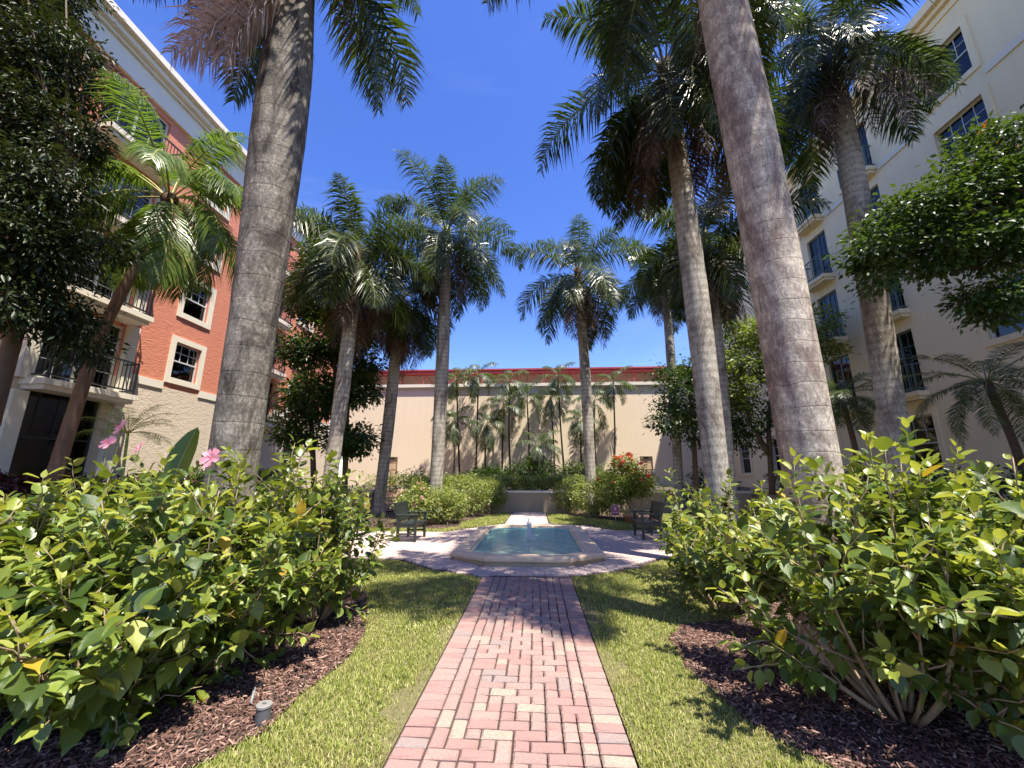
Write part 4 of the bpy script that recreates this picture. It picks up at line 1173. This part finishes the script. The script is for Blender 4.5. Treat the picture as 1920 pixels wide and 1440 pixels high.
for i, (cx, cyy, bx, D, lab) in enumerate([(1578, 745, 1612, 13.2, 'small date palm with thin trunk below the ringed palm at the cream building'), (1850, 715, 1925, 9.8, 'date palm with feathery crown arching in front of the cream wall')]):
    top = at(cx, cyy, D); bs = at(bx, 880, D); bs = np.array([bs[0], D, .9])
    flat_palm('date_palm', lab, 'palm tree', bs, [bs, bs * .45 + top * .55 + np.array([.06, 0, 0]), top], [.09, .075, .08], 'bark', 'palm', 'rachis', 80 + i, 24, 1.75 if i else 1.5, .34, .018, (rad(70), rad(-40)), rad(85), n=60, plum=.25, hang=.4, vtilt=.2)
bs = at(240, 850, 9.5); bs[2] = .9
flat_palm('areca_palm', 'small yellow-green feathery palm behind the pink flowers', 'palm', bs, [bs, bs + np.array([0, 0, .4]), at(240, 812, 9.5)], [.04, .035, .03], 'green_stem', 'palm_lit', 'rachis_y', 90, 14, 1.1, .3, .014, (rad(82), rad(5)), rad(70), n=34, plum=.2, hang=.5)

# ------------------------------------------------------------------ banana plants
def banana(label, base, leaves, seed):
    g = random.Random(seed); base = np.asarray(base, float)
    t = empty('banana_plant', label, 'plant', base)
    MB().tube([(0, 0, -.05), (.02, 0, .5), (.03, .01, 1.15)], [.11, .09, .06], 12).build('pseudostem', M['green_stem'], t, True)
    for az, el, L, W, dr, z in leaves:
        ns = 12; vs_ = []; fs_ = []; p = np.array([.02, 0, z]); 
        rib = []
        for i in range(ns + 1):
            tt = i / ns; e = el - dr * tt ** 1.4
            T = np.array([math.cos(e) * math.cos(az), math.cos(e) * math.sin(az), math.sin(e)])
            if i: p = p + T * L * 1.3 / ns
            S = np.array([-math.sin(az), math.cos(az), 0]); N = np.cross(T, S); N = -N if N[2] < 0 else N
            lt = (tt - .22) / .78
            w = 0.012 if lt <= 0 else W * (max(0., math.sin(min(1, lt) ** .75 * math.pi)) ** .6) * .5 + .004
            wob = g.uniform(-.03, .03)
            vs_ += [p - S * w + N * (w * .28 + wob * w), p - S * w * .5 + N * w * .22, p.copy(), p + S * w * .5 + N * w * .22, p + S * w + N * (w * .28 - wob * w)]
            rib.append(p.copy())
        for i in range(ns):
            for k in range(4): fs_.append((i * 5 + k, i * 5 + k + 1, i * 5 + 5 + k + 1, i * 5 + 5 + k))
        lf = MB().add(vs_, fs_).build('leaf', M['banana'], t, True)
        MB().tube(rib, list(np.linspace(.022, .004, ns + 1)), 6).build('midrib', M['rachis_y'], lf, True)
q = at(325, 850, 6.6); q[2] = 0
banana('banana plant with broad upright leaves in front of the coral wall', q, [(rad(100), rad(80), 1.15, .42, rad(20), 1.05), (rad(160), rad(48), 1.1, .36, rad(55), 1.0), (rad(20), rad(55), 1.0, .4, rad(70), 1.0), (rad(200), rad(30), 1.0, .36, rad(45), .95), (rad(-60), rad(50), .9, .34, rad(80), .95), (rad(-20), rad(25), 1.0, .34, rad(50), .9), (rad(250), rad(45), .9, .34, rad(70), .9)], 1)
q = at(478, 880, 6.4); q[2] = 0
banana('banana plant with flat light leaves showing behind the massive grey palm', q, [(rad(5), rad(40), 1.0, .26, rad(45), .95), (rad(-12), rad(22), 1.0, .3, rad(40), .9), (rad(170), rad(35), .9, .3, rad(50), .95), (rad(80), rad(60), .8, .3, rad(40), 1.0), (rad(250), rad(30), .7, .26, rad(60), .9)], 2)

# ------------------------------------------------------------------ broadleaf trees
def tree(label, base, trunks, blobs, ncl, per, L, W, spread, mat, seed, r0=.14, limbs=26, flowers=None, name='broadleaf_tree', tmpl=LEAF4, tf=LEAF4F, down=.35, shell=.35):
    g = np.random.default_rng(seed); base = np.asarray(base, float)
    t = empty(name, label, 'tree', base)
    bl = [(np.asarray(c, float) - base, np.asarray(r, float)) for c, r in blobs]
    V, Fc, cc = foliage(bl, ncl, per, L, W, spread, g, down, shell, tmpl, tf)
    ends = []
    m = MB()
    for pts in trunks:
        q = np.array([np.asarray(p, float) - base for p in pts]); q[0, 2] -= .05
        ts = np.linspace(0, 1, 12); k = np.linspace(0, 1, len(q))
        pp_ = np.stack([np.interp(ts, k, q[:, i]) for i in range(3)], 1)
        for _ in range(2): pp_[1:-1] = (pp_[:-2] + 2 * pp_[1:-1] + pp_[2:]) / 4
        m.tube(pp_, list(np.linspace(r0, r0 * .45, 12)), 10); ends += [pp_[-1], pp_[8], pp_[6]]
    m.build('trunk', M['bark'], t, True)
    cr = np_obj('crown', V, Fc, M[mat], t, kind='stuff')
    for k in range(limbs):
        e = cc[g.integers(len(cc))]; s = min(ends, key=lambda p: np.linalg.norm(p - e) + g.uniform(0, .5)); mid = (s + e) / 2 + g.normal(0, .12, 3) + np.array([0, 0, .15])
        MB().tube([s, mid, e], [r0 * .32, r0 * .16, .006], 6).build('limb', M['bark'], t, True)
    if flowers:
        top = cc[np.argsort(-cc[:, 2] + g.normal(0, .6, len(cc)))][:flowers[1]]
        for p in top: inst('flower', flower_mesh(flowers[0]), t, p + np.array([0, -.1, .05]), (g.uniform(-.8, .8), g.uniform(-.8, .8), 0), (.9,) * 3)
    return t
def B(px, py, D, *r):
    r = r if len(r) == 3 else (r[0],) * 3
    return (at(px, py, D), r)
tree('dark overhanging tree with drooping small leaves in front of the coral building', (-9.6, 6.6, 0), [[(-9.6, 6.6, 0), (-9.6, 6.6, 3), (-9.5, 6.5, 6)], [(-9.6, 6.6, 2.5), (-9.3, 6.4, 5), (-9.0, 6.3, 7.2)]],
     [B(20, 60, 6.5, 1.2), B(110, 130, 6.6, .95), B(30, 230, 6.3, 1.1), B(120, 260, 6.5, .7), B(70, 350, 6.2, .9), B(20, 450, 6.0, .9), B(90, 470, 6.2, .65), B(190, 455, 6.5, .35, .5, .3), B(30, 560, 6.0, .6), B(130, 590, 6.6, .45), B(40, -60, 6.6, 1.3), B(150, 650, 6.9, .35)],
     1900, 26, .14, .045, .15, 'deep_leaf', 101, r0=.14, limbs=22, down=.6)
tree('spreading tree with dark green leaves and a few orange blossoms before the cream building', (9.9, 7.2, .9), [[(9.9, 7.2, .9), (9.8, 7.2, 3), (9.2, 7.1, 5.2)], [(9.8, 7.2, 2.5), (9.6, 7.0, 4.5), (9.0, 6.9, 6.2)]],
     [B(1890, 290, 7.0, .95, .9, .7), B(1790, 370, 7.0, .9, .8, .55), B(1700, 410, 7.0, .7, .7, .45), B(1640, 470, 7.1, .45, .5, .32), B(1870, 450, 6.9, .8, .7, .5), B(1900, 560, 6.9, .5, .5, .4), B(1840, 560, 7.0, .3, .4, .3), B(1760, 470, 7.0, .6, .6, .35), B(1960, 380, 7.2, 1.0), B(1650, 520, 7.2, .3, .3, .25)],
     950, 24, .115, .06, .14, 'mid_leaf', 102, r0=.15, limbs=34, flowers=('orange', 14), down=.45)
q = at(628, 860, 16.5); q[2] = 0
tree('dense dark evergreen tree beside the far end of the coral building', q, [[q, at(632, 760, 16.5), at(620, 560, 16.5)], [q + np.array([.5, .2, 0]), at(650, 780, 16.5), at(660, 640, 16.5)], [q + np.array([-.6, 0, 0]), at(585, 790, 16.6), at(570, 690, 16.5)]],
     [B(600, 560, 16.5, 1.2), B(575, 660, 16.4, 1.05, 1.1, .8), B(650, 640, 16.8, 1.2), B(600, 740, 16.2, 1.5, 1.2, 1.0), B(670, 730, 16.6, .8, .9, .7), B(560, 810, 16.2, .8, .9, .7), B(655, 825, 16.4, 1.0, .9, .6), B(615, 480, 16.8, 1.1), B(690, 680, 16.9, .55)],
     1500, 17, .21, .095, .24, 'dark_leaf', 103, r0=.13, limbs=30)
q = at(1442, 880, 17.5); q[2] = .9
tree('airy light green tree with forked red-brown trunk near the cream building', q, [[q, at(1440, 800, 17.5), at(1450, 690, 17.5)], [at(1441, 850, 17.5), at(1405, 790, 17.5), at(1390, 720, 17.5)]],
     [B(1500, 610, 17.5, 1.5, 1.3, .8), B(1430, 620, 17.5, 1.2, 1.2, .8), B(1400, 680, 17.5, 1.1, 1.1, .7), B(1540, 660, 17.4, .7, .8, .4), B(1380, 730, 17.5, .8), B(1455, 700, 17.6, .9)],
     560, 17, .17, .085, .22, 'light_leaf', 104, r0=.12, limbs=24)
q = at(1300, 890, 18.5); q[2] = 0
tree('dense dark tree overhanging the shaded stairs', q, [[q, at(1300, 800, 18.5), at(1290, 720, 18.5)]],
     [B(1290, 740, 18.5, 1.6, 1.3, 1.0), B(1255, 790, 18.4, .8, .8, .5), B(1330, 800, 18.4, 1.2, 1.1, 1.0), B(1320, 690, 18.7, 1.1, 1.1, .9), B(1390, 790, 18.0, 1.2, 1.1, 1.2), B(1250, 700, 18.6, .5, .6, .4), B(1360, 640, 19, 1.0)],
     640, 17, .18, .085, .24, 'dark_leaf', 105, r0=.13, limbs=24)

# ------------------------------------------------------------------ hedges and shrubs further off
def hedge(label, x0, x1, y, z0, z1, dep, mat, seed, n, L=.085, cat='hedge'):
    bl = [((x, y, (z0 + z1) / 2), (.34, dep, (z1 - z0) / 2)) for x in np.arange(x0, x1, .3)]
    return shrub('hedge', label, cat, ((x0 + x1) / 2, y, z0), bl, n, 13, L, L * .5, .085, mat, seed, stems=0)
hedge('clipped yellow-green hedge on the terrace edge above the retaining wall', -5.9, 5.2, 20.0, .92, 1.62, .42, 'hedge_leaf', 111, 1500, .11)
hedge('pale clipped hedge at the top of the sunlit stairs', -9.4, -6.3, 23.0, .92, 1.7, .4, 'hedge_leaf', 112, 260)
def yhedge(label, x, y0, y1, z0, z1, dep, mat, seed, n, L=.1):
    bl = [((x, y, (z0 + z1) / 2), (dep, .5, (z1 - z0) / 2)) for y in np.arange(y0, y1, .45)]
    return shrub('hedge', label, 'hedge', (x, (y0 + y1) / 2, z0), bl, n, 13, L, L * .5, .1, mat, seed, stems=0)
yhedge('dark shaded hedge in the raised planter of the cream building', 10.5, 2, 19, .92, 1.75, .55, 'dark_leaf', 113, 900)
yhedge('dark red leafy border along the coral building', -11.2, 5, 13, .92, 1.55, .7, 'red_leaf', 114, 500, .16)
yhedge('green shrub border at the foot of the coral building', -11.4, 13.4, 19, .92, 1.8, .7, 'dark_leaf', 115, 420, .13)
for i, (px, py, D, r, lab) in enumerate([(915, 878, 28.2, (1.6, .7, .75), 'dark low shrub mound under the slim palms'), (1000, 862, 28.0, (1.7, .8, 1.0), 'tall dark shrub mound under the slim palms'), (1085, 872, 27.8, (1.5, .8, .9), 'blue-green shrub mound beside the ringed royal palm')]):
    c = at(px, py, D); c[2] = TZ + r[2] * .75; b_ = c.copy(); b_[2] = TZ
    shrub('shrub', lab, 'shrub', b_, [(c, r)], 170, 14, .3, .09, .24, 'dark_leaf' if i < 2 else 'kentia', 120 + i, stems=4, group='shrubs under the slim palms')
sh = [('sprawling light green hibiscus with pink blooms behind the dark chair', (-3.85, 14.0, 0), [((-3.9, 14.0, .75), (.8, .7, .62)), ((-3.2, 14.5, .7), (.7, .7, .6)), ((-2.85, 14.9, .6), (.5, .5, .5))], 330, 'hedge_leaf', ('pink', 6)),
      ('tall green shrub beside the sunlit stairs', (-4.9, 16.4, 0), [((-4.9, 16.4, 1.1), (.9, .8, .8)), ((-4.2, 16.8, 1.0), (.8, .8, .75))], 300, 'light_leaf', None),
      ('light green shrub at the foot of the tallest royal palm', (-3.2, 16.6, 0), [((-3.3, 16.5, .95), (.75, .7, .75)), ((-2.6, 17.2, .9), (.7, .7, .7))], 270, 'hedge_leaf', None),
      ('leafy shrub spilling over the left end of the low retaining wall', (-2.0, 18.6, 0), [((-2.2, 18.7, .85), (.75, .5, .7)), ((-1.7, 18.9, .8), (.45, .35, .5))], 170, 'hedge_leaf', None),
      ('leafy shrub spilling over the right end of the low retaining wall', (1.4, 18.5, 0), [((1.35, 18.7, .75), (.6, .5, .7)), ((1.9, 18.2, .75), (.6, .6, .65))], 190, 'hedge_leaf', None),
      ('rounded green shrub behind the burgundy sign', (2.35, 17.0, 0), [((2.3, 17.0, .75), (.75, .7, .65)), ((2.9, 16.6, .6), (.55, .5, .5))], 230, 'hedge_leaf', None)]
for i, (lab, b_, bl, n, mk, fl) in enumerate(sh):
    shrub('shrub', lab, 'shrub', b_, bl, n, 15, .1, .055, .11, mk, 130 + i, stems=9, flowers=fl, fsize=.08)
shrub('shrub', 'tall shrub covered in red flowers on a bare stem by the shaded stairs', 'shrub', (3.55, 16.0, 0), [((3.35, 16.0, 1.5), (.95, .85, .7)), ((3.9, 16.1, 1.35), (.75, .7, .6)), ((2.95, 15.9, 1.25), (.7, .6, .6)), ((3.4, 16, 2.05), (.5, .5, .3))], 430, 15, .1, .055, .11, 'light_leaf', 140, stems=12, flowers=('red', 22), fsize=.1)
shrub('shrub', 'dark shrub at the corner beside the shaded stairs', 'shrub', (8.2, 20.2, 0), [((8.2, 20.3, 1.3), (.8, .6, .8)), ((8.8, 20.0, 1.0), (.6, .6, .6))], 170, 14, .15, .07, .15, 'dark_leaf', 141, stems=6)

# ------------------------------------------------------------------ foreground hibiscus
HG = None
hibiscus('hibiscus bush with pink bloom spreading in front of the massive grey palm', (-2.85, 3.6, 0), 1.88, 1.1, 201, stems=15, subs=8, single=300, flowers=[(at(397, 860, 3.7), 'pink', .085)], leafL=0.134)
hibiscus('hibiscus bush with big light leaves reaching down to the mulch', (-2.8, 3.0, 0), 1.16, .85, 202, stems=13, subs=7, lean=(-.15, 0), single=300, leafL=0.141, bare=.25)
hibiscus('hibiscus bush with two pink blooms before the coral building', (-4.1, 3.5, 0), 1.76, 1.1, 203, stems=15, subs=8, single=300, flowers=[(at(230, 803, 4.6), 'pink', .1), (at(205, 832, 4.3), 'pink', .08), (at(262, 842, 4.4), 'pink', .07)], leafL=0.141)
hibiscus('hibiscus bush thickest at the edge of the frame with yellow-green tops', (-4.2, 2.95, 0), 1.59, 1.0, 204, stems=14, subs=8, single=300, leafL=0.141)
hibiscus('darker hibiscus bush between the massive grey palm and the dark chair', (-3.2, 5.6, 0), 1.76, 1.15, 205, stems=15, subs=8, single=250, leafL=0.128)
hibiscus('slender hibiscus bush leaning over the lawn edge', (-2.5, 4.9, 0), 1.62, .8, 206, stems=10, subs=7, single=250, leafL=0.114, bare=.35)
hibiscus('wide hibiscus bush behind the pink blooms', (-5.2, 5.0, 0), 1.76, 1.2, 207, stems=14, subs=8, single=120, leafL=0.134)
# right side
hibiscus('tall sunlit hibiscus with upright yellow-green shoots beside the massive pale palm', (3.05, 3.35, 0), 1.75, 1.1, 211, stems=18, subs=8, single=300, leafL=0.128, bare=.42, lean=(.1, 0),
         extra=[([(3.2, 3.4, .9), at(1705, 880, 3.5), at(1700, 790, 3.5)], .008), ([(3.0, 3.4, .9), at(1640, 900, 3.5), at(1628, 815, 3.5)], .008), ([(3.4, 3.4, 1.0), at(1860, 960, 3.4), at(1845, 885, 3.4)], .007), ([(3.2, 3.4, .9), at(1740, 950, 3.4), at(1735, 860, 3.4)], .007)])
hibiscus('leggy hibiscus with bare stems spreading across the pale palm base', (2.45, 3.3, 0), 1.6, 1.1, 212, stems=17, subs=8, single=300, leafL=0.118, bare=.5, lean=(-.1, .1))
hibiscus('dark hibiscus bush between the pale palm and the plaza', (2.95, 6.6, 0), 1.6, 1.05, 213, stems=15, subs=8, single=250, leafL=0.121)
hibiscus('low hibiscus bush with bare twigs at the lawn corner', (2.25, 5.55, 0), 1.15, .75, 214, stems=11, subs=7, single=250, leafL=0.108, bare=.45)
hibiscus('wide hibiscus bush by the black path light with pale branches', (4.05, 3.9, 0), 1.6, 1.15, 215, stems=14, subs=7, single=250, leafL=0.128, bare=.45)
hibiscus('hibiscus bush with gnarled pale branches at the edge of the mulch', (3.95, 3.05, 0), 1.2, .85, 216, stems=11, subs=6, single=250, leafL=0.134, bare=.5)

# ------------------------------------------------------------------ garden chairs, sign, pot, lights, stone
def bench(label, loc, rz):
    t = empty('garden_chair', label, 'chair', loc, rz)
    W_, D_ = .95, .5                     # local: x across the seat, +y is the front
    for x in (-W_ / 2 + .03, W_ / 2 - .03):
        MB().box(x - .03, x + .03, D_ / 2 - .06, D_ / 2, 0, .62).build('leg', M['bench'], t)
        m = MB(); m.add([(x + sx * .03, -D_ / 2 + a, z) for a, z in ((0, 0), (.06, 0), (.06, .45), (-.05, .92), (-.11, .92), (0, .45)) for sx in (-1, 1)],
              [(0, 2, 4, 10), (10, 4, 6, 8), (1, 11, 5, 3), (11, 9, 7, 5), (0, 1, 3, 2), (2, 3, 5, 4), (4, 5, 7, 6), (6, 7, 9, 8), (8, 9, 11, 10), (10, 11, 1, 0)])
        m.build('leg', M['bench'], t)
        MB().bbox(x - .04, x + .04, -D_ / 2 - .02, D_ / 2 + .04, .62, .655, .01).build('armrest', M['bench'], t)
        MB().box(x - .018, x + .018, -D_ / 2 + .06, D_ / 2 - .06, .16, .20).build('stretcher', M['bench'], t)
        MB().box(x - .022, x + .022, -D_ / 2 + .06, D_ / 2 - .06, .34, .405).build('side_rail', M['bench'], t)
    for k in range(6):
        y = -D_ / 2 + .07 + k * .082; MB().bbox(-W_ / 2 + .002, W_ / 2 - .002, y - .034, y + .034, .407, .43, .004).build('seat_slat', M['bench'], t)
    MB().box(-W_ / 2 + .06, W_ / 2 - .06, D_ / 2 - .05, D_ / 2 - .02, .33, .405).build('apron', M['bench'], t)
    MB().box(-W_ / 2 + .06, W_ / 2 - .06, -.01, .02, .165, .195).build('stretcher', M['bench'], t)
    def back(z, dz, x0, x1, nm):
        y = -D_ / 2 + .03 - (z - .45) * .234
        MB().box(x0, x1, y - .014, y + .014, z, z + dz).build(nm, M['bench'], t)
    back(.84, .09, -W_ / 2 + .06, W_ / 2 - .06, 'top_rail'); back(.47, .05, -W_ / 2 + .06, W_ / 2 - .06, 'lower_rail')
    for k in range(9):
        x = -W_ / 2 + .105 + k * .0925
        y0 = -D_ / 2 + .03 - .02 * .234; y1 = -D_ / 2 + .03 - .39 * .234
        MB().bar((x, y0 - .006, .5), (x, y1 - .003, .86), .074, .016).build('back_slat', M['bench'], t)
bench('dark green wooden garden chair in front of the pink flowering hibiscus', (-3.2, 10.9, 0), rad(-90))
bench('dark green wooden garden chair near the burgundy sign', (2.95, 11.5, 0), rad(90))
sg = gr(1155, 989); s = empty('lawn_sign', 'small burgundy house-shaped sign on a thin stake', 'sign', sg)
MB().tube([(0, 0, -.05), (0, 0, .42)], .009, 6).build('stake', M['rail_grey'], s)
shp = [(-.13, .36), (.13, .36), (.13, .60), (.07, .68), (0, .70), (-.07, .68), (-.13, .60)]
def plate(poly, y0, y1):
    n = len(poly); return MB().add([(x, y0, z) for x, z in poly] + [(x, y1, z) for x, z in poly], [tuple(range(n)), tuple(range(n, 2 * n))[::-1]] + [(i, n + i, n + (i + 1) % n, (i + 1) % n) for i in range(n)])
plate([(x * 1.0, z) for x, z in shp], -.012, -.002).build('border', M['sign_pale'], s)
plate([(x * .9, .53 + (z - .53) * .92) for x, z in shp], -.016, -.0121).build('board', M['sign'], s)
em = MB(); em.box(-.05, .05, -.019, -.0161, .575, .605); em.box(-.03, .03, -.019, -.0161, .53, .57); em.box(-.012, .012, -.019, -.0161, .635, .665); em.box(-.105, .105, -.019, -.0161, .5, .508)
em.build('emblem', M['sign_pale'], s)
tx = MB()
for k in range(7):
    if k != 3: tx.box(-.085 + k * .025, -.068 + k * .025, -.019, -.0161, .43, .468)
tx.build('lettering', M['sign_pale'], s)
pt = empty('flower_pot', 'terracotta pot half hidden below the red flowering shrub', 'pot', (3.3, 15.1, 0))
MB().lathe([(.15, 0), (.2, .2), (.24, .22), (.24, .28), (.21, .28), (.19, .2)], n=24).build('pot', M['terracotta'], pt, True)
lt = empty('ground_light', 'short grey cylindrical ground light at the lawn edge', 'light', gr(492, 1352))
MB().lathe([(.048, -.03), (.046, .085)], n=28).build('housing', M['lamp_grey'], lt)
MB().lathe([(.05, .0851), (.05, .098), (.046, .101)], n=28).build('lid', M['lamp_top'], lt)
MB().box(-.012, .012, -.008, .008, .1011, .104).build('lid_slot', M['lamp_grey'], lt)
cd = gr(470, 1322)
tag(MB().tube([(cd[0] - .12, cd[1] + .22, .02), (cd[0] - .05, cd[1] + .1, .05), (cd[0], cd[1], .01)], .009, 8).build('conduit', M['pvc'], None, True), 'short grey plastic conduit beside the ground light', 'pipe')
pl = empty('path_light', 'black path light post with round clear lens among the bare branches', 'light', gr(1755, 1228))
MB().lathe([(.045, -.02), (.035, .05), (.03, .3), (.045, .34), (.05, .52), (.04, .56)], n=20).build('post', M['black'], pl, True)
m = MB().lathe([(.09, -.008), (.085, .008)], n=24); v = m.v; m.v = [(x - .09, z - .05, y + .40) for x, y, z in v]
m.build('lens', M['glass'], pl)
rk = gr(1522, 1242); g = random.Random(3)
m = MB().lathe([(.05, -.02), (.075, .02), (.07, .07), (.04, .095)], n=9); m.v = [(x * (1 + g.uniform(-.15, .15)), y * (1 + g.uniform(-.15, .15)) * .9, z) for x, y, z in m.v]
o = m.build('stone', M['rock']); o.location = rk; tag(o, 'pale stone lying at the foot of the massive pale palm', 'stone')
for i, (px, py) in enumerate(((1192, 992),)):
    sp_ = empty('spotlight', 'small black spotlight in the grass beside the shaded chair', 'light', gr(px, py))
    MB().tube([(0, 0, -.05), (0, 0, .1)], .012, 8).build('stake', M['black'], sp_)
    MB().tube([(-.1, 0, .11), (.08, 0, .16)], [.05, .035], 14).build('head', M['lamp_grey'], sp_, True)
